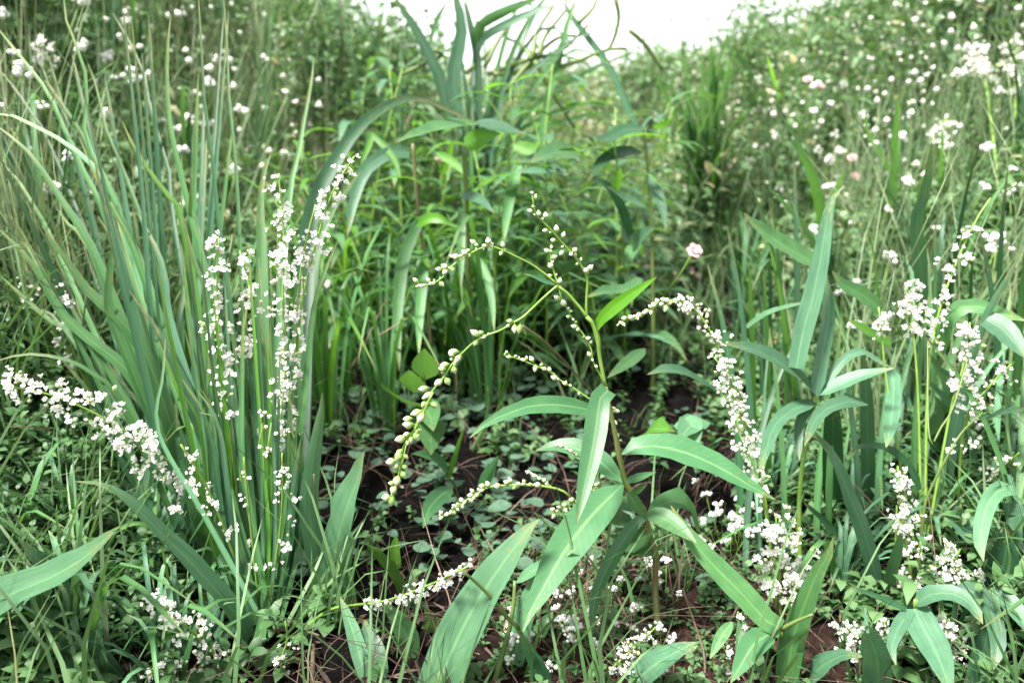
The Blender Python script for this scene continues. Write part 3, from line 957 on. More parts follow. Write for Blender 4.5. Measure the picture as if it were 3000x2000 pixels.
spike('b2', "1400,300 1355,262 1330,238 1300,224 1265,206 1228,184", 9, 6, "1230,184,28 1250,195,28 1266,208,34 1282,212,26 1302,226,34 1332,238,36 1350,265,30", dz0=0.08, dz1=0.09)
spike('b2', "1838,246 1760,250 1705,260 1660,292 1600,335 1545,372 1470,422 1400,446", 10, 7,
      "1390,430,40 1432,415,42 1396,470,44 1470,432,46 1470,400,44 1515,366,46 1550,376,42 1555,322,40 1640,300,34 1678,264,36 1692,257,32 1658,310,42 1720,256,26 1415,440,30", dz0=0.0, dz1=-0.03)
spike('b2', "1640,130 1580,88 1540,72 1505,46 1475,30 1440,12 1405,6", 10, 7, "1410,8,42 1442,14,40 1476,32,38 1506,46,44 1492,40,32 1540,72,34 1526,60,30 1582,88,30 1430,4,32", dz0=-0.03, dz1=-0.05)

DL = 0.79
for lf in (
    't5|lance|98|0.775,0.75|sunlit|1683,1045 1692,1000 1720,960 1800,888 1920,800 2068,698|a=0.1|tw=0',
    't5|lance|30|0.765,0.76|dark|1402,748 1330,722 1260,692 1200,678|a=0.3',
    'p|lance|58|0.80,0.74|knot|1762,1212 1725,1200 1640,1186 1560,1188 1490,1210 1428,1238 1376,1282|a=0.35|tw=0.2',
    'p|wide|76|0.775,0.70|knot|1782,1142 1766,1150 1756,1180 1742,1280 1722,1380 1702,1470 1690,1532|a=0.25|tw=-0.1',
    'p|lance|84|0.815,0.80|knot|1822,1330 1850,1312 1920,1306 2010,1326 2110,1370 2200,1424 2272,1464|a=0.6|tw=0.2',
    'p|lance|70|0.83,0.86|knot|1822,1412 1750,1346 1690,1314 1630,1304 1568,1320|a=0.5',
    'p|lance|128|0.82,0.72|knot|1826,1420 1772,1470 1716,1530 1650,1620 1592,1720 1548,1800 1532,1850|a=0.45|tw=0.15',
    'p|lance|26|0.82,0.80|knot|1832,1410 1870,1398 1922,1382|a=0.2',
    'p|lance|20|0.825,0.81|weed|1842,1450 1870,1436 1896,1418|a=0.2',
    'p|lance|40|0.83,0.84|weed|1838,1440 1862,1475 1892,1520|a=0.3',
    'p|lance|48|0.84,0.80|knot|1912,1502 1868,1526 1836,1568 1795,1632 1762,1700 1742,1752 1734,1830 1726,1890|a=0.3',
    'p|lance|62|0.84,0.80|weed|1890,1506 1930,1512 1985,1545 2040,1590|a=0.5',
    'p|lance|54|0.86,0.92|weed|1846,1540 1800,1520 1742,1515|a=0.6',
    'p|ovate|46|0.86,0.88|weed|1908,1628 1880,1612 1830,1618|a=0.5',
    'p|lance|52|0.85,0.90|weed|1880,1500 1840,1480 1800,1476 1760,1450|a=0.6',
    'p|ovate|66|0.86,0.90|weed|1915,1560 1850,1590 1800,1580 1766,1560|a=0.5',
    'p|lance|62|0.84,0.90|weed|1898,1500 1960,1470 2010,1476 2050,1560|a=0.5',
):
    WS = 0.9
    add_leaf(knot, lf)
WS = 1.0

# ------------------------------------------------------------------ left grass clumps
cl1 = thing("grass_clump", "big clump of long upright grass blades around the two white flower spikes", "grass clump", G(*S('O', [(590, 1440)])[0]))
cl2 = thing("grass_clump", "fan of long grass blades leaning out over the far left edge", "grass clump", G(*S('O', [(480, 1330)])[0]))


def based(spec, bx, by, j=60):
    return spec + f"|base={bx + random.uniform(-j, j):.0f};{by + random.uniform(-j * .6, j * .3):.0f}"


CL1 = (
    't1|grass|42|g,1.05|grass|<415,-40 430,120 500,300 560,480 570,650 550,860 600,1000 720,1230 800,1450 940,1750',
    't1|grass|34|g,1.15|grass|<580,420 640,600 690,830 760,1000 850,1220 940,1480',
    't1|grass|34|g,1.2|dark|<740,90 850,280 950,500 980,700 1050,930 1110,1150 1130,1400',
    't1|grass|58|g,0.98|grass|<1120,100 1098,350 1100,650 1130,900 1200,1200 1260,1450 1330,1750',
    't1|grass|34|g,1.0|dark|<1302,-20 1325,370 1340,650 1375,900 1400,1100 1430,1400',
    't1|grass|30|g,1.1|grass|<1465,-30 1490,300 1500,600 1530,900 1560,1300',
    't1|grass|58|g,0.98|lime|<800,790 860,930 1000,1150 1130,1320 1200,1480',
    't4|wide|92|g,0.95|teal|<900,-60 1000,120 1075,320 1095,560 1150,800',
    't4|grass|52|g,1.0|grass|<760,-40 830,200 900,430',
    't4|wide|96|g,0.92|dark|<850,450 950,600 1060,760 1150,950 1250,1150 1330,1400',
    't4|grass|36|g,0.85|pale|<1085,760 1070,1000 1040,1380',
    't4|grass|64|g,0.95|grass|<1190,-60 1270,250 1350,450 1355,700',
    't4|grass|50|g,1.05|grass|<1290,-40 1340,250 1395,370 1420,600',
    't4|strap|58|g,0.9|grass|<1385,700 1370,900 1365,1250',
    't4|strap|40|g,0.88|grass|<1600,600 1590,900 1590,1568',
    't4|grass|60|g,0.86|grass|<2215,130 2130,330 2060,560 2020,900 1975,1300',
    't4|grass|58|g,1.05|teal|<1230,320 1200,520 1180,800',
    't1|grass|50|g,1.25|grass|<2060,380 2040,560 2000,760 1960,1000 1900,1300',
    't1|wide|120|g,1.05|grass|<1780,1000 1720,1200 1710,1450 1720,1700',
    't4|wide|110|g,1.0|grass|<1830,820 1760,1000 1700,1200 1640,1450',
    'b1|wide|130|g,0.9|teal|<1290,860 1370,1000 1450,1250',
    'b1|wide|90|g,0.86|grass|<1790,900 1740,1100 1700,1300',
    'O|strap|24|g,0.9|grass|<485,930 510,1100 545,1250',
    'O|strap|20|g,0.93|grass|<505,1000 520,1100 548,1280',
    'O|strap|18|g,0.84|teal|<690,1010 672,1150 650,1300',
)
WS = 0.9
for sp_ in CL1:
    add_leaf(cl1, based(sp_, 598, 1440), name="grass_blade")
for k in range(60):      # the many thin culms standing at the foot of the clump
    bx = random.uniform(470, 690); tx = bx + (bx - 600) * random.uniform(0.1, 0.9) - random.uniform(0, 60); ty = random.uniform(520, 1060)
    add_leaf(cl1, f"O|strap|{random.uniform(7, 13):.1f}|g,{random.uniform(.84, 1.0):.2f}|{random.choice(['grass', 'grass', 'dark', 'teal', 'lime', 'pale'])}|{bx * .4 + 360:.0f},{1440 + random.uniform(-40, 10):.0f} {bx:.0f},1230 {(bx * .6 + tx * .4):.0f},980 {tx:.0f},{ty:.0f}", name="grass_culm")
CL2 = (
    't1|grass|38|g,1.15|grass|<-30,170 130,370 310,600 400,800 470,950 560,1150 700,1450',
    't1|grass|26|g,1.3|dark|<-20,440 110,600 210,750 330,960',
    't1|grass|46|g,1.05|pale|<-60,740 80,760 250,840 430,940 580,1060 700,1200 800,1450',
    't1|wide|62|g,1.05|grass|<-60,800 150,960 280,1120 370,1260 480,1430 590,1600',
    't1|grass|34|g,1.15|grass|<-40,1040 100,1160 250,1400 340,1568',
    't1|wide|50|g,1.0|grass|<560,980 620,1150 760,1400 900,1700',
    't1|wide|56|g,1.05|dark|<520,900 580,1050 690,1300 760,1568',
    't1|grass|40|g,1.2|grass|<270,420 320,560 430,720 520,860 600,1050',
    't4|wide|78|g,0.98|grass|<-60,0 150,200 250,330 330,480 420,620 600,780 800,940 940,1130',
    't4|wide|100|g,0.93|grass|<270,20 400,200 500,350 600,480 750,600 880,750 990,950',
    't4|strap|56|g,0.92|grass|<640,-40 740,130 725,300 708,540 760,700',
    't4|grass|34|g,0.9|grass|<-30,915 150,868 330,880 480,920 600,990 760,1130',
    't4|grass|50|g,1.05|grass|<380,-80 480,60 580,160',
    't4|grass|44|g,1.0|grass|<0,350 160,500 320,640 480,720 620,830',
    't4|grass|40|g,0.95|dark|<700,920 820,1080 920,1200 1000,1330',
    't4|grass|26|g,1.1|grass|<-20,560 120,560 240,570 400,680',
)
WS = 1.12
for sp_ in CL2:
    add_leaf(cl2, based(sp_, 500, 1350), name="grass_blade")
for k in range(46):
    tx, ty = random.uniform(-40, 560), random.uniform(0, 950)
    add_leaf(cl2, f"O|grass|{random.uniform(7, 18):.1f}|g,{random.uniform(.9, 1.3):.2f}|{random.choice(['grass', 'dark', 'teal'])}|{430 + random.uniform(-170, 150):.0f},{1290 + random.uniform(-190, 90):.0f} {(tx * .3 + 420 * .7):.0f},{ty * .25 + 1330 * .75 - 60:.0f} {(tx * .7 + 420 * .3):.0f},{ty * .65 + 1330 * .35 - 70:.0f} {tx:.0f},{ty:.0f}", name="grass_blade")

WS = 1.0
# broad arching blades at the middle left
arch = thing("grass_clump", "arching broad blade rising left of the centre and bending right over the weeds", "grass clump", G(*S('O', [(690, 1330)])[0]))
for sp_ in (
    'p|wide|52|g,1.35|dark|870,1700 880,1200 900,700 935,560 990,460 1040,385 1100,330 1170,292 1224,287 1290,310 1350,340 1400,362|a=0.15',
    'p|wide|48|g,1.3|grass|865,1700 890,1150 920,760 960,640 1010,560 1060,500|a=0.1',
):
    add_leaf(arch, sp_, name="grass_blade")

# ------------------------------------------------------------------ foreground single leaves
def single(name, label, cat, base, leaves, sp='p', lname="leaf", group=None):
    t = thing(name, label, cat, G(*S(sp, [base])[0]), group)
    for q_ in leaves:
        add_leaf(t, q_, lname)
    return t


fg = single("grass_plant", "broad pale green grass blade rising from the bottom edge below the knotweed", "grass", (1255, 2060),
            ['p|wide|128|g,0.745|pale|1255,2060 1300,1960 1350,1850 1412,1740 1480,1640 1540,1560 1580,1520|a=0.55|tw=0.1'], lname="grass_blade")
single("grass_plant", "long straight blade crossing behind the lowest knotweed leaf", "grass", (1500,1960),
       ['p|wide|66|g,0.80|pale|1500,1960 1528,1820 1560,1740 1600,1660 1640,1590|a=0.4', 'p|lance|34|0.81,0.76|pale|1512,1706 1560,1672 1610,1652 1650,1630 1690,1606|a=0.5'], lname="grass_blade")
single("grass_plant", "upright blue green blade tip standing between the left clump and the dark hollow", "grass", (962, 1760),
       ['p|wide|98|g,0.76|pale|962,1760 975,1660 990,1570 1018,1480 1046,1410 1067,1322|a=0.5', 'p|wide|60|g,0.82|pale|955,1750 930,1640 905,1480 925,1300 940,1210 945,1150|a=0.2'], lname="grass_blade")
single("grass_plant", "wide pale blade reaching in from the lower left edge with a curled thread tip", "grass", (-160, 1900),
       ['p|wide|96|g,0.68|pale|-160,1900 -60,1800 40,1736 150,1690 250,1630 348,1542|a=0.55', 'p|grass|12|0.68,0.69|lime|330,1560 380,1535 420,1535 436,1560|a=0.3',
        'p|wide|70|g,0.74|teal|-20,1800 130,1680 90,1620 56,1580|a=0.5'], lname="grass_blade")
single("grass_plant", "slim arching blade in front of the left clump tapering to a reddish stalk", "grass", (742, 1880),
       ['p|wide|52|g,0.735|pale|742,1880 690,1800 640,1735 590,1680 500,1590 400,1490 310,1424 220,1410|a=0.75'], lname="grass_blade")
single("grass_plant", "two short blades lying low at the bottom left corner", "grass", (250, 2060),
       ['p|wide|60|g,0.78|grass|330,2000 250,1960 150,1850 120,1730|a=0.5', 'p|wide|52|g,0.8|grass|380,1740 340,1690 290,1640 260,1600|a=0.5', 'p|grass|40|g,0.78|dark|360,1985 300,1920 230,1880 40,1790|a=0.5',
        'p|wide|46|g,0.84|grass|130,1560 70,1480 0,1465 -60,1460|a=0.6', 'p|grass|30|g,0.86|teal|260,1560 200,1450 150,1420|a=0.4'], lname="grass_blade")
single("broadleaf_weed", "low weed with oblong dull leaves at the bottom between clump and broad blade", "weed", (1010, 1940),
       ['b2|wide|130|g,0.80|weed|380,980 330,880 260,760 200,680 150,650|a=0.6', 'b2|wide|70|g,0.86|weed|360,800 350,700 360,600|a=0.3', 'b2|wide|160|g,0.80|teal|230,1570 220,1400 180,1250 150,1150|a=0.5',
        'b2|lance|150|g,0.80|weed|470,1400 420,1240 340,1120 260,1030|a=0.55', 'b2|wide|110|g,0.80|pale|190,1560 120,1380 60,1180 -10,1000|a=0.4', 'b2|lance|110|g,0.84|weed|620,1240 580,1150 540,1080|a=0.55'])
single("grass_plant", "dark thin stalk slanting across the broad pale blade at the bottom", "grass", (1605, 2020),
       ['p|wide|46|g,0.76|dark|1615,2030 1580,1960 1545,1900 1520,1840|a=0.3'], lname="grass_blade")
dk = [o for o in bpy.data.objects if o.type == 'EMPTY' and o.get("label", "").startswith("dark thin stalk")][0]
add_stem(dk, 'p', "1520,1840 1480,1800 1440,1750 1395,1705 1352,1670", 14, 8, 0.76, 0.72, 'olive')
ol = single("grass_plant", "yellow olive stalk leaning up from the bottom soil beside the broad blade", "grass", (1440, 2010), [])
add_stem(ol, 'p', "1440,2010 1465,1940 1490,1850 1505,1760 1508,1700", 20, 10, 'g', 0.80, 'olive')
lob = single("broadleaf_weed", "low leaves at the bottom centre right beside the knotweed foot", "weed", (1990, 1950),
             ['p|wide|76|g,0.76|teal|1840,2010 1900,1960 1960,1920 2040,1880|a=0.55', 'p|lance|44|g,0.9|weed|1560,1870 1600,1820 1620,1790|a=0.4'])

# ------------------------------------------------------------------ right grass plants
r1 = thing("grass_clump", "leafy blue green grass whose blades radiate from one node at the right", "grass clump", G(*S('O', [(1850, 1400)])[0]))
add_stem(r1, 'O', "1850,1400 1838,1317 1836,1150 1850,1020 1874,909", 12, 9, 'g', 0.90, 'stem')
for sp_ in (
    't6|wide|128|0.88,0.86|teal|745,960 790,720 850,500 905,250 945,0 980,-150 1060,-240|a=0.15',
    't6|strap|86|0.90,0.90|teal|875,1140 895,1000 930,800 960,600 935,330|a=0.15',
    't6|wide|104|0.90,0.84|teal|868,1120 720,975 600,900 450,832 255,798|a=0.6',
    't6|lance|86|0.90,0.88|teal|885,1138 1050,1055 1200,1000 1385,960|a=0.55',
    't6|lance|58|0.90,0.92|teal|882,1128 1000,975 1080,885 1170,850 1290,920 1385,962|a=0.5',
    't6|strap|80|0.90,0.80|teal|1195,1185 1080,1182 930,1235 850,1340 800,1470|a=0.5',
    't6|strap|88|0.90,0.78|teal|860,1180 710,1240 610,1330 560,1450 500,1640|a=0.5',
    't6|strap|60|0.90,0.86|teal|860,1180 780,1290 760,1400 765,1560|a=0.3',
    't6|strap|130|g,0.94|dark|1010,1950 990,1700 985,1400 985,1100|a=0.2',
    'b3|wide|104|g,0.84|teal|1310,1010 1200,610 1100,350 1000,110 900,-30 790,-90|a=0.4',
    't6|strap|88|g,0.95|teal|1230,1900 1215,1500 1210,1200 1180,840|a=0.2',
    't6|strap|96|1.0,0.9|teal|1370,960 1385,1120 1370,1300 1335,1480|a=0.3',
    't6|wide|110|1.05,0.98|grass|930,320 900,300 780,225 600,120 440,-10 400,-60|a=0.5',
    't6|grass|38|g,0.92|grass|760,1300 720,940 680,750 630,400 560,130|a=0.2',
    't6|grass|34|1.0,0.95|pale|420,690 500,630 600,580 820,525|a=0.6',
    'b3|grass|50|g,0.9|dark|1150,760 1100,690 950,530 780,370|a=0.4',
):
    add_leaf(r1, sp_, name="grass_blade")

r2 = thing("grass_clump", "tall grass at the right edge with a long blade leaning right over white flowers", "grass clump", G(*S('O', [(2150, 1250)])[0]))
for sp_ in (
    't6|wide|76|g,0.92|teal|1700,1900 1790,1350 1870,1050 1900,850 2000,600 2110,400 2240,170|a=0.3',
    't6|strap|100|1.0,0.95|grass|1690,880 1715,690 1800,570 1950,555 2060,590 2260,650|a=0.3',
    't6|wide|140|0.96,0.92|teal|1990,640 2080,690 2160,770 2260,900|a=0.5',
    't6|strap|96|g,1.0|teal|1640,1300 1600,700 1570,350 1535,0 1600,-220 1635,-520|a=0.2',
    't6|wide|98|1.02,1.0|grass|1290,575 1180,480 1050,410 980,320|a=0.4',
    't6|strap|56|1.0,0.98|lime|1370,805 1230,730 1090,650|a=0.5',
    't6|wide|130|g,0.97|teal|1800,1300 1770,1200 1700,1050 1620,860|a=0.3',
    't6|wide|130|g,0.94|teal|1690,1500 1680,1350 1650,1130|a=0.3',
    't6|grass|40|g,1.1|grass|1500,900 1530,300 1540,-100 1620,-400|a=0.2',
    't6|wide|70|1.0,0.9|teal|1950,1320 2080,1260 2260,1230|a=0.5',
    'b3|strap|44|0.95,0.93|dark|1560,300 1500,170 1400,62 1280,10 1165,15 1110,80|a=0.5',
    't3|wide|70|g,1.1|grass|1000,1900 930,1500 870,1200 760,950 640,760 560,600|a=0.3',
    't3|wide|64|g,1.25|teal|980,1900 870,1650 760,1450 560,1230|a=0.4',
    't3|grass|44|g,1.1|grass|930,1560 960,1400 1010,1240 1068,1115|a=0.2',
    't3|grass|60|g,1.15|grass|1270,1560 1340,1400 1380,1200 1385,1000 1420,600|a=0.2',
    't3|grass|30|g,1.2|grass|1400,1250 1320,1050 1220,900 1200,700|a=0.2',
    't3|wide|50|g,1.1|grass|1530,1600 1560,1400 1620,1150 1635,920|a=0.2',
    't3|grass|30|g,1.2|grass|1680,1300 1700,1000 1705,850|a=0.2',
    't3|wide|40|g,1.3|dark|540,680 450,500 380,380 330,300|a=0.2',
    't3|grass|34|g,1.3|lime|660,760 620,600 580,460 555,370|a=0.2',
):
    add_leaf(r2, sp_, name="grass_blade")

for k in range(46):
    bx, by = random.uniform(1700, 2345), random.uniform(900, 1380)
    tx, ty = bx + random.gauss(0, 90), by - random.uniform(260, 640)
    add_leaf(r2, f"O|grass|{random.uniform(8, 19):.0f}|g,{random.uniform(.95, 1.35):.2f}|{random.choice(['grass', 'grass', 'teal', 'dark', 'pale'])}|{bx:.0f},{by:.0f} {bx * .9 + tx * .1:.0f},{by * .62 + ty * .38:.0f} {bx * .5 + tx * .5:.0f},{by * .25 + ty * .75:.0f} {tx:.0f},{ty:.0f}|a=0.3", name="grass_blade")

r18 = thing("grass_clump", "broad curling blades spreading from one node in the bottom right corner", "grass clump", G(*S('O', [(2110, 1490)])[0]))
add_stem(r18, 'O', "2105,1500 2103,1440 2103,1378", 12, 10, 'g', 0.80, 'stem')
for sp_ in (
    'b3|strap|100|0.80,0.76|teal|1530,1050 1640,985 1780,985 1900,1060 1970,1180|a=0.6',
    'b3|strap|108|0.80,0.76|teal|1780,960 1900,965 2010,1060 2070,1300 2040,1480|a=0.4',
    'b3|wide|120|0.82,0.78|teal|2000,1015 2110,1015 2200,1110 2290,1260|a=0.5',
    'b3|wide|200|0.80,0.72|teal|1520,1080 1590,1230 1680,1400 1760,1640|a=0.5',
    'b3|wide|92|0.80,0.76|teal|1490,1090 1420,1200 1370,1330 1400,1450|a=0.4',
    'b3|grass|40|0.80,0.80|dark|1470,1085 1300,1010 1090,935|a=0.4',
    'b3|strap|70|g,0.84|teal|1340,1010 1370,850 1410,700 1440,580|a=0.3',
    'b3|wide|130|g,0.80|dark|1900,1700 1960,1400 2000,1250 1960,1050|a=0.3',
):
    add_leaf(r18, sp_, name="grass_blade")
single("grass_plant", "bottle shaped blade with a thread like tip at the bottom right", "grass", (2575, 2050),
       ['b3|strap|180|g,0.72|teal|1280,1680 1285,1500 1270,1380 1225,1260 1205,1190|a=0.4', 'b3|grass|22|0.72,0.74|teal|1215,1240 1200,1130 1200,1070|a=0.2'], lname="grass_blade")
single("grass_plant", "wide blade lying low with its tip pointing right at the bottom right", "grass", (2360, 2040),
       ['b3|lance|120|g,0.76|teal|800,1600 860,1510 940,1440 1060,1385 1200,1395|a=0.6'], lname="grass_blade")
single("grass_plant", "bright upright blade with a thin pointed tip at the right of the bottom edge", "grass", (2300, 2030),
       ['b3|wide|160|g,0.78|grass|670,1640 700,1400 740,1220 800,1050 880,850 960,720 990,610|a=0.25', 'b3|wide|70|g,0.79|grass|720,1600 760,1420 800,1250|a=0.3'], lname="grass_blade")
gn = single("grass_plant", "long leaf sloping from the knotweed foot down to a jointed stalk", "grass", (2285, 1900),
            ['p|wide|70|0.80,0.83|grass|2288,1842 2250,1822 2180,1745 2090,1655 2010,1560 1965,1480|a=0.45', 'p|lance|74|0.80,0.76|knot|2270,1850 2215,1880 2180,1930 2140,2000|a=0.4',
             'p|lance|36|0.82,0.80|grass|2145,1820 2110,1870 2080,1928|a=0.4', 'p|lance|26|0.82,0.80|grass|2180,1790 2170,1850 2156,1914|a=0.3'], lname="grass_blade")
add_stem(gn, 'p', "2285,1900 2288,1850", 12, 12, 'g', 0.80, 'stem')
add_stem(gn, 'p', "2288,1842 2330,1820 2382,1798", 14, 8, 0.80, 0.78, 'olive')
single("broadleaf_weed", "pale curled leaves hanging at the right edge above the white flowers", "weed", (2950, 1800),
       ['b3|strap|104|0.86,0.80|pale|2180,300 2080,300 2010,380 1965,520 1950,690 1975,770|a=0.45', 'b3|ovate|150|0.90,0.88|teal|1930,480 1860,560 1790,470 1830,390|a=0.4',
        'b3|wide|220|g,0.86|dark|2080,1100 2090,900 2120,700 2160,520|a=0.2', 'b3|ovate|180|0.86,0.84|teal|2120,500 2200,470 2300,450|a=0.4'])
ys = thing("flower_stalk", "forked yellow green stalk rising through the white flowers at the right", "flower stalk", G(*S('O', [(2093, 1380)])[0]))
add_stem(ys, 'b3', "1480,1060 1500,980 1560,640 1590,400 1650,250 1780,0", 22, 16, 'g', 0.88, 'olive')
add_stem(ys, 't6', "1780,1456 1850,1360 1970,1250", 14, 9, 0.88, 0.9, 'olive')
add_stem(ys, 't6', "1650,1440 1700,1340 1765,1240 1845,990 1880,850", 14, 10, 0.9, 0.95, 'olive')
add_stem(ys, 't6', "1640,1460 1615,1380 1608,1100 1608,780", 12, 10, 0.9, 0.95, 'olive')

# ------------------------------------------------------------------ white flower spikes
NFL = 0


def plume(parent, space, pts, d0, d1, ys_range, rad, n, size, base_loc, w=8, mat='stem', flat=1.0):
    """flower stem with open white flowers crowding round it between two points of its length (t from..to)"""
    global NFL
    o, C = add_stem(parent, space, pts, w, w * .55, d0, d1, mat, "flower_spike", 5, loc=base_loc)
    t0, t1 = ys_range
    f = SP[space][2]
    nc = max(2, int(n * 1.35) // 5)
    for c in range(nc):
        t = t0 + (t1 - t0) * (c + random.random()) / nc
        p = C[int(np.clip(t, 0, 1) * (len(C) - 1))]
        dep = float(np.dot(p - C0, FWD)); m_ = f * dep / FPX
        an = random.uniform(0, 6.28); rr = rad * random.uniform(0.25, 1.0) * (1 - 0.45 * max(0, (t - t0) / (t1 - t0 + 1e-6) - .55))
        cc = p + (RGT * math.cos(an) + UPV * math.sin(an) * flat) * rr * m_ + FWD * random.uniform(-.8, .8) * rad * m_ - FWD * 0.2 * rad * m_
        k = random.choice((3, 4, 5, 6, 7))
        for i in range(k):
            q = cc + np.array([random.gauss(0, 1), random.gauss(0, 1), random.gauss(0, 1)]) * size * m_ * 0.62
            dv = (q - p) / (np.linalg.norm(q - p) + 1e-9) + np.array([0, -0.5, 0.7]) + np.array([random.gauss(0, .3) for _ in range(3)])
            s_ = size * m_ * random.uniform(0.6, 1.2)
            b = link("flower", random.choice(FLWS) if random.random() < .84 else random.choice(BUDS if random.random() < .8 else BUDG), o)
            aim(b, q - base_loc - 0.4 * s_ * dv / np.linalg.norm(dv), dv, (s_, s_, s_ * random.uniform(.8, 1.15)), random.uniform(0, 6))
            NFL += 1
    return o


def fplant(label, base, plumes, sp='O', name="flowering_knotweed", group=None):
    loc = G(*S(sp, [base])[0])
    t = thing(name, label, "flowers", loc, group)
    for a_ in plumes:
        plume(t, *a_, base_loc=loc)
    return t


fplant("tallest white flower spikes standing in the left grass clump beside the dark hollow", (612, 1400), [
    ('O', "612,1405 640,1200 641,1000 655,850 650,700 652,550 640,398", 'g', 0.83, (0.40, 1.0), 24, 150, 16),
    ('O', "615,1405 650,1100 674,900 682,700 700,570 725,470", 'g', 0.86, (0.45, 0.92), 24, 95, 16),
    ('O', "612,1400 660,1050 690,720 730,545 765,440 815,358", 'g', 0.85, (0.78, 1.0), 18, 66, 16)])
fplant("shorter pair of white flower spikes left of the tallest ones", (560, 1400), [
    ('O', "560,1405 540,1100 515,900 503,750 498,640 503,548", 'g', 0.86, (0.55, 1.0), 22, 110, 16),
    ('O', "562,1405 552,1000 562,760 572,660 550,575", 'g', 0.90, (0.72, 1.0), 20, 66, 16)])
fplant("white flower spray lying out to the left edge under the leaning blades", (545, 1360), [
    ('O', "545,1365 430,1110 330,1020 220,950 110,905 5,885", 'g', 0.80, (0.40, 1.0), 52, 255, 16)])
fplant("loose white flowers low among the stems of the left clump", (610, 1420), [
    ('O', "610,1420 645,1200 648,1040", 'g', 0.82, (0.4, 1.0), 30, 34, 14),
    ('O', "590,1420 490,1150 415,1020", 'g', 0.82, (0.5, 1.0), 26, 34, 13),
    ('O', "600,1420 580,1250 560,1050", 'g', 0.84, (0.3, 1.0), 40, 22, 11)])
fplant("white flower spray near the bottom left corner above brown soil", (530, 1555), [
    ('O', "530,1560 490,1500 420,1430 340,1365", 'g', 0.74, (0.05, 1.0), 42, 140, 15),
    ('O', "430,1590 400,1555 350,1535", 'g', 0.74, (0.0, 1.0), 44, 70, 15)])
fplant("small white flowers at the far left edge behind the leaning blades", (250, 1000), [
    ('O', "250,1000 180,800 150,690 120,660", 'g', 1.0, (0.72, 1.0), 26, 34, 13),
    ('O', "260,1000 190,860 140,790 118,760", 'g', 1.02, (0.72, 1.0), 18, 22, 11),
    ('O', "150,900 80,720 45,620", 'g', 1.1, (0.75, 1.0), 24, 24, 12)])
fplant("white flowers along a thin stem lying level at the bottom left of the broad blade", (690, 1440), [
    ('O', "690,1440 762,1398 880,1380 980,1345 1075,1300", 'g', 0.715, (0.46, 1.0), 15, 85, 13)])
fplant("four white florets on a wiry stalk at the bottom edge left of centre", (650, 1560), [
    ('O', "650,1565 645,1520 660,1470 655,1425", 'g', 0.76, (0.1, 1.0), 18, 18, 13)])
ar = fplant("thick arching spray of white buds right of the knotweed with a drooping green tip", (1790, 1430), [
    ('O', "1720,1030 1700,930 1660,820 1612,730 1570,692 1535,690", 0.90, 0.86, (0.28, 1.0), 17, 130, 12),
    ('O', "1790,1430 1750,1100 1690,930 1668,860 1640,820", 'g', 0.88, (0.60, 1.0), 22, 90, 13),
    ('O', "1790,1430 1762,1200 1735,1080 1700,1000 1692,950", 'g', 0.87, (0.62, 1.0), 22, 60, 13)])
_l = np.array(ar.matrix_basis.translation)
o, C = add_stem(ar, 'n', "1300,470 1180,480 1100,520 1040,550 970,585 900,600 850,630 822,645", 9, 6, 0.86, 0.84, 'stem', "flower_spike", 5, loc=_l)
put_buds(o, C, 'n', "830,640,34 850,650,40 862,606,42 905,600,44 940,590,34 975,580,46 960,605,30 1030,552,46 1010,565,36 1060,518,42 1088,510,44 1112,475,40 1065,560,34 1140,500,46 1160,465,46 1185,470,44 1175,530,50 1210,490,44", _l)
fplant("rounded bush of white flowers on a brown stem beside the long knotweed leaf", (1795, 1450), [
    ('O', "1795,1455 1790,1320 1782,1180", 'g', 0.86, (0.42, 1.0), 52, 190, 15),
    ('O', "1800,1450 1830,1340 1870,1255", 'g', 0.88, (0.6, 1.0), 22, 30, 13)])
fplant("white flowers in two upright sprays at the right among the tall blades", (2120, 1300), [
    ('O', "2120,1305 2108,900 2092,720 2082,650", 'g', 0.95, (0.84, 1.0), 28, 60, 15),
    ('O', "2112,1305 2040,900 2025,760 2018,705", 'g', 0.97, (0.86, 1.0), 20, 22, 14),
    ('O', "2125,1305 2130,900 2150,745 2190,620 2240,510 2275,455", 'g', 0.98, (0.58, 0.92), 20, 72, 15),
    ('O', "2118,1305 2182,950 2210,850 2228,740", 'g', 0.95, (0.72, 1.0), 26, 72, 15)])
fplant("fluffy white flower sprays at the right edge of the tall grass", (2200, 1200), [
    ('O', "2200,1200 2215,980 2270,890 2330,830", 'g', 0.94, (0.5, 1.0), 36, 76, 13),
    ('O', "2260,1150 2290,1090 2340,1040", 'g', 0.93, (0.3, 1.0), 26, 40, 12)])
fplant("scattered white flower heads among dark blades at the lower right", (2110, 1400), [
    ('O', "2110,1400 2070,1180 2062,1070", 'g', 0.88, (0.55, 1.0), 28, 70, 13),
    ('O', "2112,1400 2112,1300 2115,1240", 'g', 0.87, (0.1, 1.0), 30, 70, 14),
    ('O', "2115,1400 2180,1320 2205,1260", 'g', 0.86, (0.4, 1.0), 42, 90, 14),
    ('O', "2090,1400 2060,1300 2060,1160", 'g', 0.9, (0.8, 1.0), 28, 36, 13)])
fplant("clusters of white flowers low down under the curling corner blades", (2000, 1500), [
    ('O', "2000,1500 1960,1460 1945,1440", 'g', 0.79, (0.2, 1.0), 30, 66, 14),
    ('O', "2010,1500 2030,1460 2036,1425", 'g', 0.80, (0.6, 1.0), 16, 16, 13),
    ('O', "2160,1530 2180,1470 2180,1420", 'g', 0.79, (0.3, 1.0), 34, 76, 14)])
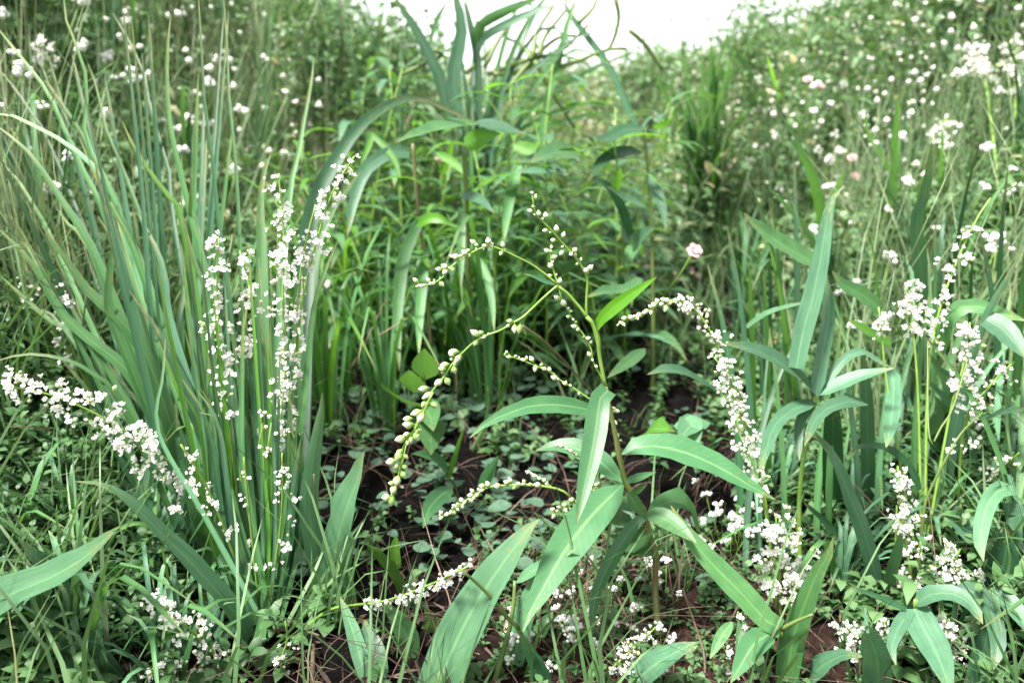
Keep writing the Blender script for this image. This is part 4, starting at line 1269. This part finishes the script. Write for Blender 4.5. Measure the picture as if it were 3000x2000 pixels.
fplant("white flowers at the foot of the jointed stalk in the lower right", (1700, 1480), [
    ('O', "1700,1480 1700,1440 1695,1405", 'g', 0.80, (0.4, 1.0), 16, 22, 13),
    ('O', "1690,1550 1670,1510 1660,1480", 'g', 0.79, (0.1, 1.0), 16, 24, 12)])
fplant("white flower cluster lying on the soil at the bottom below the knotweed", (1390, 1545), [
    ('O', "1380,1550 1420,1520 1470,1475 1505,1440", 'g', 0.80, (0.0, 1.0), 24, 90, 13)])

# ------------------------------------------------------------------ central weeds, hand placed
w1 = thing("broadleaf_weed", "tall weed behind the knotweed with a long horizontal folded leaf on top", "weed", G(*S('O', [(1085, 930)])[0]))
add_stem(w1, 'O', "1085,930 1082,800 1074,548 1066,336", 15, 12, 'g', 1.35, 'olive')
add_stem(w1, 'O', "990,800 975,600 960,480 948,330", 9, 8, 1.5, 1.42, 'stemred')
for sp_ in (
    'O|lance|34|1.36,1.25|weed|1100,285 1040,292 975,306 908,328|a=0.75|fold=0.4', 'O|lance|26|1.36,1.36|teal|1080,286 1120,288 1160,296 1206,308|a=0.6',
    'O|ovate|44|1.38,1.36|lime|1066,340 1090,322 1118,312 1150,306|a=0.1', 'O|ovate|34|1.4,1.38|lime|1180,330 1205,345 1225,340 1240,322|a=0.3',
    'O|wide|32|1.4,1.32|teal|940,352 900,350 843,385 815,450 797,545|a=0.3', 'O|grass|16|1.4,1.36|lime|852,308 889,343 910,378 922,440|a=0.2',
    'O|grass|14|1.4,1.38|lime|856,305 845,340 828,380|a=0.2', 'O|wide|30|1.38,1.28|grass|960,515 928,588 917,672 913,742 917,852|a=0.15',
    'O|wide|25|1.4,1.3|grass|976,590 968,672 963,742 962,815|a=0.15', 'O|wide|19|1.36,1.3|grass|1060,485 1060,550 1059,660|a=0.1',
    'O|lance|24|1.36,1.34|sunlit|955,520 994,500 1052,522|a=0.3', 'O|wide|19|1.36,1.3|grass|1090,585 1116,630 1130,690 1135,760|a=0.2',
    'O|lance|24|1.38,1.3|teal|1056,444 1100,458 1136,490|a=0.3', 'O|wide|26|1.45,1.36|grass|1190,380 1170,460 1156,560|a=0.15',
    'O|lance|20|1.5,1.45|lime|1000,350 1040,372 1075,410|a=0.2', 'O|wide|18|1.6,1.5|lime|1012,400 1030,360 1040,320|a=0.1',
):
    add_leaf(w1, sp_)
w2 = thing("broadleaf_weed", "lobed ivy like weed low in the hollow left of the knotweed", "weed", G(*S('O', [(985, 1010)])[0]))
for sp_ in ('O|ovate|62|1.15,1.05|weed|975,872 976,850 976,830 975,800|a=0.3', 'O|ovate|66|1.15,1.05|weed|940,930 915,915 892,895|a=0.5', 'O|ovate|56|1.15,1.06|weed|950,900 945,880 940,850|a=0.5',
            'O|ovate|60|1.12,1.02|weed|960,930 985,950 995,990|a=0.4', 'O|ovate|64|1.1,1.02|weed|995,960 990,1000 990,1045|a=0.4', 'O|lance|30|1.1,1.0|knot|1030,1095 1010,1065 985,1050 945,1042|a=0.5',
            'O|lance|42|1.06,0.96|knot|1038,1118 1010,1140 985,1170 972,1212|a=0.4', 'O|lance|28|1.1,1.05|knot|1100,1130 1120,1090 1146,1045|a=0.2', 'O|grass|12|1.1,1.05|lime|1030,1100 1050,1030 1065,985|a=0.1'):
    add_leaf(w2, sp_)
add_stem(w2, 'O', "985,1010 975,930 975,860", 7, 5, 'g', 1.12, 'stem')
add_stem(w2, 'O', "1060,1170 1045,1115 1030,1095", 6, 5, 'g', 1.08, 'stemred')
w3 = thing("broadleaf_weed", "dull green leafy weed in the shade right of the knotweed top", "weed", G(*S('O', [(1500, 900)])[0]))
add_stem(w3, 'O', "1500,900 1500,700 1495,480 1480,300", 11, 8, 'g', 1.5, 'olive')
for sp_ in ('O|lance|27|1.3,1.2|weed|1475,640 1431,668 1396,667 1344,684|a=0.6', 'O|lance|26|1.3,1.25|weed|1475,640 1462,650 1440,690|a=0.4', 'O|lance|30|1.35,1.25|teal|1452,570 1475,545 1503,524|a=0.3',
            'O|lance|30|1.25,1.1|weed|1482,800 1440,835 1395,868|a=0.4', 'O|lance|34|1.2,1.05|teal|1650,900 1581,862 1536,849 1486,860|a=0.6', 'O|lance|26|1.5,1.4|dark|1480,294 1431,301 1386,322 1340,306|a=0.6',
            'O|ovate|14|1.5,1.45|sunlit|1500,290 1520,288 1548,272|a=0.2', 'O|wide|22|1.5,1.4|dark|1450,540 1430,480 1400,430 1340,400|a=0.4', 'O|lance|28|1.5,1.4|dark|1475,350 1430,350 1380,372 1350,420|a=0.5',
            'O|lance|24|1.5,1.4|teal|1490,400 1520,470 1530,530|a=0.3', 'O|ovate|40|1.4,1.3|weed|1330,350 1270,352 1215,375|a=0.5', 'O|ovate|36|1.45,1.35|dark|1300,395 1240,372 1190,372|a=0.6',
            'O|wide|22|1.4,1.3|teal|1290,395 1240,395 1180,395|a=0.6', 'O|lance|36|1.35,1.25|dark|1480,470 1440,460 1395,430|a=0.5', 'O|wide|20|1.3,1.25|lime|1410,440 1420,410 1425,385|a=0.3',
            'O|lance|40|1.2,1.1|lime|1470,1010 1500,985 1550,990|a=0.5', 'O|ovate|56|1.12,1.02|pale|1610,960 1580,985 1560,1010|a=0.5', 'O|ovate|50|1.1,1.04|pale|1560,965 1590,985 1600,1030|a=0.5'):
    add_leaf(w3, sp_)

# tall stalks against the sky; dark blade colour carries their backlit shade
tk = thing("grass_clump", "tall dark stalks and broad blades standing against the open sky", "grass clump", G(*S('O', [(1095, 620)])[0]))
for sp_ in (
    't2|wide|80|1.75,1.75|dark|760,770 690,700 650,520 560,330 480,180 360,0 330,-60|a=0.1', 't2|wide|96|1.75,1.7|teal|770,760 740,560 745,420 790,200 755,0 700,-120|a=0.1',
    't2|strap|50|1.75,1.75|dark|905,800 900,600 895,400 850,180 800,-40|a=0.1', 't2|wide|70|1.75,1.65|grass|890,330 905,180 1050,85 1200,25 1330,-20|a=0.2',
    't2|wide|56|1.75,1.68|teal|885,360 910,270 1000,205 1150,130 1320,60 1470,20|a=0.4', 't2|strap|46|1.8,1.85|dark|1950,840 1900,760 1850,640 1780,480 1680,330 1540,150 1470,40 1480,-60|a=0.1',
    't2|strap|46|1.8,1.8|grass|1310,1020 1335,750 1400,480 1450,300 1500,100 1570,-40|a=0.1', 't2|strap|30|1.8,1.8|grass|980,800 1060,560 1120,350 1200,180 1260,60|a=0.1',
    't2|strap|26|1.9,1.9|grass|570,330 620,150 700,0|a=0.1', 't2|strap|28|1.8,1.8|grass|960,760 1010,520 1090,200 1150,60|a=0.1'):
    add_leaf(tk, sp_, name="grass_blade")
for pts in ("960,490 1200,400 1440,335 1620,165", "1080,600 1260,385 1420,250 1540,235", "1270,400 1350,550 1430,680 1530,840", "1255,380 1290,200 1400,30", "1440,440 1560,400 1740,330 1870,320",
            "1795,-20 1820,120 1780,280 1740,330", "1890,200 2000,300 2110,460", "940,440 1060,220 1180,90", "1000,490 1180,470 1300,380", "560,330 660,360 400,490", "1300,370 1330,250 1480,60", "1560,150 1650,60 1680,-20",
            "1250,390 1180,290 1080,250", "820,480 980,330 1100,170"):
    add_stem(tk, 't2', pts, 34, 22, 1.8, 1.85, 'olive', "stalk", 5)
add_stem(tk, 'O', "1095,640 1095,480 1096,300 1090,200", 14, 10, 'g', 1.76, 'olive')
for k in range(22):
    bx = random.uniform(1060, 1150); tx = random.uniform(960, 1500); ty = random.uniform(-20, 230)
    add_leaf(tk, f"O|grass|{random.uniform(6, 15):.0f}|1.8,{random.uniform(1.75, 2.0):.2f}|{random.choice(['grass', 'dark', 'teal'])}|{bx:.0f},480 {bx * .8 + tx * .2:.0f},{300 * .6 + ty * .4 + 60:.0f} {bx * .35 + tx * .65:.0f},{ty + random.uniform(-10, 70):.0f} {tx:.0f},{ty + random.uniform(0, 90):.0f}|a=0.2", name="grass_blade")
cg = thing("grass_clump", "fresh green grass tuft right of the sky gap", "grass clump", G(*S('O', [(1612, 470)])[0]))
for k in range(34):
    bx = random.uniform(1575, 1650); tx = bx + random.gauss(0, 60); ty = random.uniform(50, 360)
    add_leaf(cg, f"O|grass|{random.uniform(9, 19):.0f}|g,{random.uniform(1.9, 2.3):.2f}|{random.choice(['grass', 'pale', 'teal', 'pale'])}|{bx:.0f},{random.uniform(440, 530):.0f} {(bx * .85 + tx * .15):.0f},{(470 + ty) / 2:.0f} {tx:.0f},{ty:.0f}|a=0.2", name="grass_blade")

# dead stems
dead = [("pale dead stalk slanting down right behind the central knotweed", 't5', "1190,1020 1330,1120 1500,1290 1650,1460 1780,1600", 15, 12, 1.0, 'g', 'straw'),
        ("upright cut reddish stub at the bottom edge left of centre", 'b1', "2050,1580 2052,1460 2055,1320", 36, 30, 'g', 0.82, 'twig'),
        ("reddish brown cane behind the leaning blades at the left", 't4', "690,880 640,740 590,620 545,520", 20, 16, 'g', 1.1, 'twig'),
        ("second reddish cane near the left edge beside the white flowers", 't4', "320,1080 230,900 180,760", 24, 18, 'g', 1.1, 'twig'),
        ("bent grey cane standing at the far left", 't4', "300,900 265,800 270,700 300,640", 22, 18, 'g', 1.12, 'twig'),
        ("brown bent stalk between the soil flowers right of the broad blade", 'b2', "1720,930 1800,990 1850,1080 1920,1260", 16, 12, 0.9, 'g', 'twig'),
        ("short brown stalk upright in the dark behind the lowest knotweed leaf", 'b2', "1600,930 1605,820 1608,740", 18, 16, 'g', 0.95, 'twig'),
        ("thin arched brown stem under the white flower spray at the left", 'v', "740,880 600,800 480,730 300,660 60,655", 12, 9, 'g', 0.85, 'straw'),
        ("forked dry twig in the dark patch at the left", 'v', "640,1380 690,1270 780,1160 830,1100", 12, 8, 'g', 0.88, 'straw'),
        ("brown thin stalk leaning at the lower right near the jointed stalk", 'b3', "640,1180 660,950 640,700 620,560", 20, 14, 'g', 0.86, 'twig'),
        ("purple brown twig lying behind the corner blades", 'b3', "780,1500 880,1410 1000,1310", 22, 16, 0.86, 0.88, 'twig'),
        ("reddish thin stalk at the lower right edge of the soil patch", 'b3', "150,1560 140,1380 80,1180 0,950", 20, 14, 'g', 0.92, 'twig'),
        ("dark red stem between the long right knotweed leaf and the flower bush", 'b3', "0,330 40,480 90,640", 16, 14, 0.95, 'g', 'twig'),
        ("pale dry stem standing left of the dark hollow", 'b1', "2130,900 2110,640 2080,480 2060,200", 14, 9, 'g', 0.84, 'straw'),
        ("grey curved twig right of the knotweed stem", 'b3', "0,80 120,60 200,70 250,110 300,160", 14, 10, 1.0, 'g', 'straw'),
        ("slim dry culm leaning across the weeds in the dark left hollow", 't5', "100,1180 250,1080 430,970", 12, 8, 1.3, 1.3, 'straw'),
        ("second slim dry culm crossing the left hollow lower down", 't5', "60,1300 180,1080 300,830", 10, 8, 1.35, 1.35, 'straw')]
for lab, sp_, pts, a_, b_, d0, d1, mt in dead:
    P2 = S(sp_, pts)
    gi = P2[0] if d0 == 'g' else P2[-1]
    t = thing("dead_stem", lab, "dead stem", G(*gi), "dead stems")
    add_stem(t, sp_, pts, a_, b_, d0, d1, mt, "stem", 6)


# ------------------------------------------------------------------ repeated plants, generated
def world_leaf(P, w, mat, prof='lance', a=0.5, nseg=7, across=3, fold=0.25):
    C = catmull(P, nseg)
    s = np.linspace(0, 1, len(C))
    return ribbon(C, profile(prof, s) * w + 0.0004, M[mat], a=a, fold=fold, across=across, comp=False, wave=0.05)


def proto_weed(mats, H, L, w, nleaf, lean):
    t = thing("leafy_weed", "", "weed", (0, 0, 0))
    az = random.uniform(0, 6.28)
    ax = lambda q: np.array([math.cos(az) * lean * H * q * q, math.sin(az) * lean * H * q * q, H * q])
    C = np.array([ax(q) for q in np.linspace(0, 1, 9)])
    V, F, uv = tube(C, np.linspace(0.0028, 0.0012, 9), 5)
    link("stem", pymesh("stem", V, F, M['stem'], uv), t)
    for i in range(nleaf):
        q = 0.15 + 0.85 * i / (nleaf - 1)
        an = i * 2.4 + random.uniform(-.4, .4); l = L * random.uniform(.65, 1.15) * (1.1 - .35 * q); up = random.uniform(.1, .6); dr = random.uniform(.2, .6)
        d = np.array([math.cos(an), math.sin(an), 0]); b = ax(q)
        P = [b, b + d * l * .35 + np.array([0, 0, l * up * .3]), b + d * l * .7 + np.array([0, 0, l * (up * .4 - dr * .1)]), b + d * l + np.array([0, 0, l * (up * .3 - dr * .45)])]
        V, F, uv = world_leaf(P, w * l / L, random.choice(mats), a=1.0)
        link("leaf", pymesh("leaf", V, F, M[mats[i % len(mats)]], uv), t)
    return t


def proto_tuft(name, cat, mats, n, H, w, lean, straight=False):
    t = thing(name, "", cat, (0, 0, 0))
    for i in range(n):
        an = random.uniform(0, 6.28); h = H * random.uniform(.6, 1.15); ln = lean * h * random.uniform(.25, 1.2)
        d = np.array([math.cos(an), math.sin(an), 0]); b = d * random.uniform(0, .025)
        P = [b, b + d * ln * .12 + np.array([0, 0, h * .4]), b + d * ln * .45 + np.array([0, 0, h * .78]), b + d * ln + np.array([0, 0, h * (1.0 - (0 if straight else .45 * ln / h))])]
        mt = random.choice(mats)
        V, F, uv = world_leaf(P, w * random.uniform(.6, 1.2), mt, 'grass', a=0.25, nseg=7)
        link("blade", pymesh("blade", V, F, M[mt], uv), t)
    return t


ORD = ["front", "second", "third", "fourth", "fifth", "sixth", "seventh", "eighth", "ninth", "tenth", "eleventh", "twelfth", "thirteenth", "fourteenth", "fifteenth"]


def place_words(x_, y_):
    v = np.array([x_, y_, float(hgt(x_, y_)) + .12]) - C0
    px_ = 1500 + FPX * np.dot(v, RGT) / np.dot(v, FWD)
    for lim, w_ in ((250, "at the far left edge"), (560, "behind the leaning left blades"), (930, "behind the tall white spikes"), (1200, "right of the tall white spikes"), (1480, "behind the drooping bud spray"),
                    (1800, "behind the knotweed stem"), (2130, "behind the arching white spray"), (2420, "behind the radiating blades"), (2720, "behind the upright white sprays")):
        if px_ < lim: return w_
    return "at the far right edge"


def spread(protos, spots, label, group, smin=.75, smax=1.3, single_out=False):
    used = set()
    if single_out:
        spots = sorted(spots, key=lambda q: q[1])
        pw = [place_words(*q) for q in spots]
        seen_ = {}
        labs = []
        for w_ in pw:
            k_ = seen_.get(w_, 0); seen_[w_] = k_ + 1
            labs.append((k_, w_))
        labs = [(f"only {label} {w_}" if seen_[w_] == 1 else f"{ORD[k_]} {label} from the front {w_}" if k_ else f"frontmost {label} {w_}") for k_, w_ in labs]
    for i, (px_, y_) in enumerate(spots):
        k = i % len(protos)
        t = protos[k] if k not in used else copy_tree(protos[k])
        used.add(k)
        t.location = (px_, y_, float(hgt(px_, y_)) - 0.004)
        t.rotation_euler = (0, 0, random.uniform(0, 6.28))
        s_ = random.uniform(smin, smax)
        t.scale = (s_, s_, s_)
        t["label"] = labs[i] if single_out else label; t["group"] = group


def spots(n, fx, d0, d1, mind=0.05):
    out = []
    tries = 0
    while len(out) < n and tries < n * 60:
        tries += 1
        d = random.uniform(d0, d1); a_ = fx()
        p = (a_ * d, d)
        if all((p[0] - q[0]) ** 2 + (p[1] - q[1]) ** 2 > mind ** 2 for q in out):
            out.append(p)
    return out


spread([proto_weed(['weed', 'lime', 'weed'], random.uniform(.38, .52), .14, .025, 17, random.uniform(.1, .4)) for _ in range(3)] +
       [proto_weed(['weed', 'dark', 'teal'], random.uniform(.38, .54), .16, .028, 16, random.uniform(.1, .4)) for _ in range(2)],
       spots(58, lambda: random.uniform(-0.20, 0.15), 1.5, 2.4, 0.085) + spots(40, lambda: random.uniform(-0.22, 0.16), 2.4, 3.8, 0.10), "leafy green weed in the mass behind the central knotweed", "leafy weeds behind the knotweed")
spread([proto_tuft("grass_tuft", "grass", ['grass', 'lime', 'grass'], 15, .38, .008, .8) for _ in range(3)],
       spots(28, lambda: random.uniform(-0.26, 0.03), 1.28, 2.4, 0.10), "arching grass tuft in the hollow", "grass tufts in the hollow", single_out=True)
spread([proto_tuft("grass_tuft", "grass", ['grass', 'teal', 'dark', 'pale'], 12, .34, .009, .55) for _ in range(3)],
       spots(20, lambda: random.uniform(0.22, 0.66), 1.15, 3.2, 0.2), "grass tuft on the right bank", "grass tufts on the right bank", single_out=True)
spread([proto_tuft("grass_tuft", "grass", ['grass', 'teal', 'dark'], 12, .36, .008, .6) for _ in range(3)],
       spots(18, lambda: random.uniform(-0.66, -0.3), 1.2, 3.0, 0.2), "grass tuft on the left bank", "grass tufts on the left bank", single_out=True)
spread([proto_tuft("grass_stalks", "grass", ['grass', 'pale', 'grass', 'pale'], 10, .78, .0042, .2, True) for _ in range(3)],
       spots(26, lambda: random.gauss(-0.2, 0.085), 2.0, 3.6, 0.13), "bunch of thin stalks", "tall thin stalks on the upper left bank", single_out=True)
spread([proto_tuft("grass_tuft", "grass", ['teal', 'grass', 'pale'], 8, .10, .007, 1.1) for _ in range(3)],
       [(random.uniform(-.56, -.3), random.uniform(.62, 1.0)) for _ in range(20)] + [(random.uniform(.36, .6), random.uniform(.62, 1.1)) for _ in range(16)],
       "short grass tuft among low leaves", "short grass tufts near the camera", single_out=True)


# seedlings with round leaves on the dark soil
def proto_seed(nl):
    t = thing("seedling", "", "seedling", (0, 0, 0))
    for i in range(nl):
        an = i * 6.283 / nl + random.uniform(-.4, .4); r = random.uniform(.008, .0125); h = random.uniform(.012, .035)
        c = np.array([math.cos(an) * r * .9, math.sin(an) * r * .9, h])
        V = [c + np.array([0, 0, -.001])]; uv = [(.5, .5)]
        for k in range(12):
            b = 6.283 * k / 12
            V.append(c + np.array([math.cos(b) * r, math.sin(b) * r * .94, .0016 * math.sin(2 * b + an) + 0.18 * r * math.cos(b - an)])); uv.append((.5 + .5 * math.cos(b), .5 + .3 * math.sin(b)))
        F = [(0, 1 + k, 1 + (k + 1) % 12) for k in range(12)]
        link("leaf", pymesh("leaf", V, F, M['round'], uv), t)
    return t


sd = [proto_seed(nl) for nl in (1, 2, 2, 3, 1, 2)]
ss = []
while len(ss) < 285:
    x_, y_ = random.gauss(-0.05, 0.20), random.uniform(0.84, 1.70)
    if -0.38 < x_ - 0.02 < 0.40 and random.random() < 1.0 - 0.25 * (x_ > 0.1):
        ss.append((x_, y_))
spread(sd, ss, "small round leaved seedling on the dark soil", "seedlings on the dark soil", .6, 1.3)

# flowers scattered on the banks
def bank_flower(name, mat, seed, hs=0.010):
    r = random.Random(seed)
    V, F, mi = [], [], []
    tv, tf2, _ = tube(np.array([[0, 0, 0], [0.004, 0.002, .05], [0, 0, .1]]), [.0009, .0008, .0008], 3)
    V += list(tv); F += tf2; mi += [1] * len(tf2)
    for k in range(9):
        c = np.array([r.gauss(0, .45) * hs, r.gauss(0, .45) * hs, .1 + r.gauss(0, .35) * hs]); q = hs * r.uniform(.38, .62)
        b = len(V)
        for (dx, dy, dz) in ((0, 0, -1), (1, 0, 0), (.3, .95, 0), (-.8, .6, 0), (-.8, -.6, 0), (.3, -.95, 0), (0, 0, 1)):
            V.append(c + q * np.array([dx, dy, dz]))
        for i in range(5):
            j = (i + 1) % 5
            F.append((b, b + 1 + j, b + 1 + i)); F.append((b + 6, b + 1 + i, b + 1 + j)); mi += [0, 0]
    return pymesh(name, V, F, [mat, M['stem']], None, True, mi)


bf = [bank_flower("white_flower", M['flower'], i) for i in range(5)]
def pink_mesh(name, seed):
    r = random.Random(seed)
    V, F, mi = [], [], []
    tv, tf2, _ = tube(np.array([[0, 0, 0], [0.003, 0.002, .05], [0, 0, .098]]), [.0009, .0008, .0008], 4)
    V += list(tv); F += tf2; mi += [1] * len(tf2)
    for lay, (np_, ln, op) in enumerate(((6, .0085, 1.15), (5, .007, .6))):
        for k in range(np_):
            an = 6.283 * k / np_ + lay * .5 + r.uniform(-.2, .2); d = np.array([math.cos(an), math.sin(an), 0]); sd = np.array([-d[1], d[0], 0]); b = len(V)
            for t, ww in ((0, .3), (.45, .95), (.8, .8), (1, .2)):
                p = np.array([0, 0, .097]) + d * ln * t * math.sin(op) + np.array([0, 0, ln * t * math.cos(op) - .0015 * t * t])
                V += [p - sd * ln * .42 * ww, p + sd * ln * .42 * ww]
            for q_ in range(3):
                F.append((b + 2 * q_, b + 2 * q_ + 1, b + 2 * q_ + 3, b + 2 * q_ + 2)); mi.append(0)
    return pymesh(name, V, F, [M['pink'], M['stem']], None, True, mi)


pf = [pink_mesh("pink_flower", 20 + i) for i in range(3)]
of_ = [bank_flower("orange_flower", M['orange'], 30 + i) for i in range(2)]


def put_flower(px_, y_, lift, s_, meshes, name, label, cat, group):
    o = link(name, random.choice(meshes), None, (px_, y_, float(hgt(px_, y_)) + lift))
    o.rotation_euler = (random.gauss(0, .25), random.gauss(0, .25), random.uniform(0, 6.28))
    o.scale = (s_, s_, s_)
    tag(o, label, cat, group)


nfl = 0
while nfl < 150:
    d = 1.2 + 3.6 * random.random() ** 1.2; x_ = random.uniform(-.66, -.10) * d
    if bankness(np.array([x_]), np.array([d]))[0] * (0.5 + patch(x_, d, 2.0, .7)) < random.random() * .9: continue
    put_flower(x_, d, random.uniform(.05, .22), random.uniform(.8, 1.5), bf, "white_flower", "small round white flower dotting the left bank", "flower", "white flowers on the left bank"); nfl += 1
nfl = 0
while nfl < 150:
    d = 1.25 + 3.6 * random.random() ** 1.2; x_ = random.uniform(.13, .68) * d
    if bankness(np.array([x_]), np.array([d]))[0] * (0.5 + patch(x_, d, 2.0, 2.7)) < random.random() * .9: continue
    put_flower(x_, d, random.uniform(.04, .18), random.uniform(.8, 1.5), bf, "white_flower", "small round white flower dotting the right bank", "flower", "white flowers on the right bank"); nfl += 1
# smaller white specks further back
x, y = wedge(7000, 1.8, 7.0, ang=0.68, pw=0.9)
keep = rng.random(len(x)) < np.clip(bankness(x, y) + farb.mean() * sst(3.2, 4.4, y), 0, 1)
x, y = x[keep], y[keep]
tv = np.array([[1, 0, 0], [-.5, .87, 0], [-.5, -.87, 0], [0, 0, .8], [0, 0, -.8]]) * 0.0085
ft = (tv, np.array([[0, 1, 3], [1, 2, 3], [2, 0, 3], [1, 0, 4], [2, 1, 4], [0, 2, 4]]), np.full(5, .5))
scatter("tiny_white_flowers", [ft], np.stack([x, y, hgt(x, y) + rng.uniform(.10, .55, len(x))], 1), rng.uniform(.6, 1.7, len(x)), M['flower'], lambda p: np.zeros(len(p)), 1.0,
        "countless tiny white flowers scattered over the far banks")
for (ox, oy), lab in (((1855, 190), "pink flower high on the right bank"), ((1885, 176), "small pink flower just right of the highest pink one"), ((1992, 355), "pink flower left of the tall blades on the right bank"),
                      ((1972, 402), "deep pink flower lowest of those on the right bank"), ((1555, 568), "pale pink flower head just right of the knotweed top"), ((1005, 362), "tiny mauve flower among the weeds behind the knotweed")):
    px_, py_ = S('O', [(ox, oy)])[0]
    p = U(px_, py_, min(gdepth(px_, py_) - 0.25, 2.1) if oy < 500 else 1.25)
    s_ = 1.7
    o = link("pink_flower", random.choice(pf), None, (p[0], p[1], p[2] - .1 * s_))
    o.scale = (s_, s_, s_)
    o.rotation_euler = (random.uniform(.5, .9), random.uniform(-.3, .3), 0)
    o.location.y += 0.1 * s_ * math.sin(o.rotation_euler.x); o.location.z += 0.1 * s_ * (1 - math.cos(o.rotation_euler.x))
    tag(o, lab, "flower", "pink flowers")
for (ox, oy), lab in (((1737, 720), "small orange fruit on the right bank above the arching white spray"), ((1782, 780), "small orange fruit beside the white spray tip"), ((1748, 578), "pale orange fruit high behind the leaning blade")):
    px_, py_ = S('O', [(ox, oy)])[0]
    d_ = gdepth(px_, py_) - 0.12
    p = U(px_, py_, d_)
    o = link("orange_fruit", random.choice(of_), None, (p[0], p[1], p[2] - .1)); o.scale = (.8, .8, 1)
    tag(o, lab, "fruit", "orange fruits")
# white cluster top left and the ones on the soil
for k in range(60):
    ox, oy = random.uniform(1130, 1540), random.uniform(1330, 1555)
    if ox < 1130 + (1545 - oy) * .5: continue
    px_, py_ = S('O', [(ox, oy)])[0]
    p = G(px_, py_)
    put_flower(p[0], p[1], random.uniform(-.03, -.005), random.uniform(.38, .55), bf, "white_flower", "single white flower standing on the reddish soil at the bottom", "flower", "white flowers on the reddish soil")
for k in range(26):
    ox, oy = random.uniform(1590, 1720), random.uniform(1130, 1320)
    px_, py_ = S('O', [(ox, oy)])[0]
    p = G(px_, py_)
    put_flower(p[0], p[1], random.uniform(-.03, -.0), random.uniform(.42, .62), bf, "white_flower", "single white flower on the soil left of the flower bush", "flower", "white flowers beside the bush")
fplant("bright white flower cluster on a thin stalk near the top left corner", (330, 560), [('O', "330,560 250,420 180,290 145,240 108,185 100,105", 'g', 1.5, (0.96, 1.0), 22, 34, 15)])
fplant("white flower clusters high at the right edge of the picture", (2300, 620), [
    ('O', "2300,620 2290,400 2260,160 2255,130", 'g', 2.0, (0.9, 1.0), 34, 50, 16), ('O', "2320,600 2330,300 2335,90", 'g', 2.1, (0.75, 1.0), 26, 50, 16),
    ('O', "2180,520 2165,400 2150,300 2180,270", 'g', 1.7, (0.8, 1.0), 20, 30, 14)])


# shrubs on the tops of the banks
def shrub(px_, y_, H, R, n, label, group, tint0=0.38, L=.03):
    t = thing("shrub", label, "shrub", rootof(px_, y_), group)
    tw, tips = [], []
    V, F, uv = [], [], []
    for i in range(9):
        an = random.uniform(0, 6.28); rr = R * random.uniform(.2, 1.0)
        P = catmull(np.array([[0, 0, 0], [math.cos(an) * rr * .25, math.sin(an) * rr * .25, H * .4], [math.cos(an) * rr * .7, math.sin(an) * rr * .7, H * random.uniform(.75, 1.0)]]), 7)
        v, f, u_ = tube(P, np.linspace(.006, .0015, 8), 5)
        b = len(V); V += list(v); F += [tuple(x + b for x in q) for q in f]; uv += u_
        tips += [P[k] for k in (2, 3, 4, 5, 6, 7)]
    link("trunk", pymesh("trunk", V, F, M['twig'], uv), t)
    tips = np.array(tips)
    c = tips[rng.integers(0, len(tips), n)] + rng.normal(0, 1, (n, 3)) * np.array([R * .22, R * .22, H * .1])
    tpl = []
    for _ in range(5):
        v, tr = leaf_tpl(L, L * .6, random.uniform(.1, .3), random.uniform(0, .3))
        tpl.append((v, tr, np.full(6, random.uniform(.2, .9))))
    Vs, Ts, Ks = [], [], []; off = 0
    for k, (tv, tt, tk) in enumerate(tpl):
        p_ = c[k::5]; m_ = len(p_)
        A = rng.normal(size=(m_, 3, 3)); Q, _ = np.linalg.qr(A)
        v = np.einsum('mij,vj->mvi', Q, tv) * rng.uniform(.6, 1.3, m_)[:, None, None] + p_[:, None]
        Vs.append(v.reshape(-1, 3)); Ts.append((tt[None] + (np.arange(m_) * 6)[:, None, None] + off).reshape(-1, 3)); off += m_ * 6
        Ks.append(np.repeat(np.clip(tint0 + rng.uniform(0, .5, m_), 0, .9), 6))
    o = link("crown", npmesh("crown", np.concatenate(Vs), np.concatenate(Ts), M['mass'], np.concatenate(Ks)), t)
    o["kind"] = "stuff"


for px_, y_, H, R, n_, lab in (
        (-1.15, 1.95, .42, .32, 2600, "dark leafy shrub behind the leaning blades at the upper left"), (-1.7, 2.6, .55, .4, 3000, "bushy shrub in the top left corner"),
        (-1.15, 3.0, .5, .4, 3000, "green shrub on the left bank behind the thin stalks"), (-2.4, 3.6, .7, .5, 3000, "shrub on the crest of the left bank"),
        (1.75, 2.75, .42, .38, 2200, "leafy shrub high on the right bank near the edge"), (1.45, 2.6, .6, .34, 2400, "pale green shrub rising to the top edge at the upper right"), (2.1, 3.4, .5, .45, 2400, "shrub on the crest of the right bank with sky showing through"),
        (1.35, 3.5, .55, .42, 2200, "thin shrub right of the sky gap"), (1.15, 4.2, .8, .36, 2600, "airy shrub at the right edge of the open sky"), (2.6, 4.6, .7, .55, 2600, "far shrub on the right skyline"),
        (-.56, 2.8, .84, .26, 2400, "tall loose shrub left of the dark stalks"), (-.30, 2.7, .86, .20, 1700, "thin loose shrub touching the left of the dark sky stalks"), (-.40, 3.3, .80, .24, 2600, "slim loose shrub closest to the left side of the sky gap"), (-.62, 3.9, .74, .3, 2000, "airy shrub left of the open sky"), (-.72, 3.0, .72, .24, 1500, "slender pale shrub among the dry stalks left of the sky"), (-1.2, 4.8, .6, .5, 2600, "shrub on the left skyline behind the dry stalks"), (.1, 5.0, .62, .3, 1500, "thin pale bush in the far gap behind the dark stalks"), (.78, 5.0, .7, .32, 1700, "pale bush narrowing the sky gap on its right"), (.35, 6.6, .3, .5, 2200, "low bush under the open sky"), (1.2, 6.4, .35, .5, 2200, "low bush right under the open sky")):
    shrub(px_, y_, H, R, n_, lab, "shrubs on the banks")

print("objects", len(bpy.data.objects), "flowers", NFL)
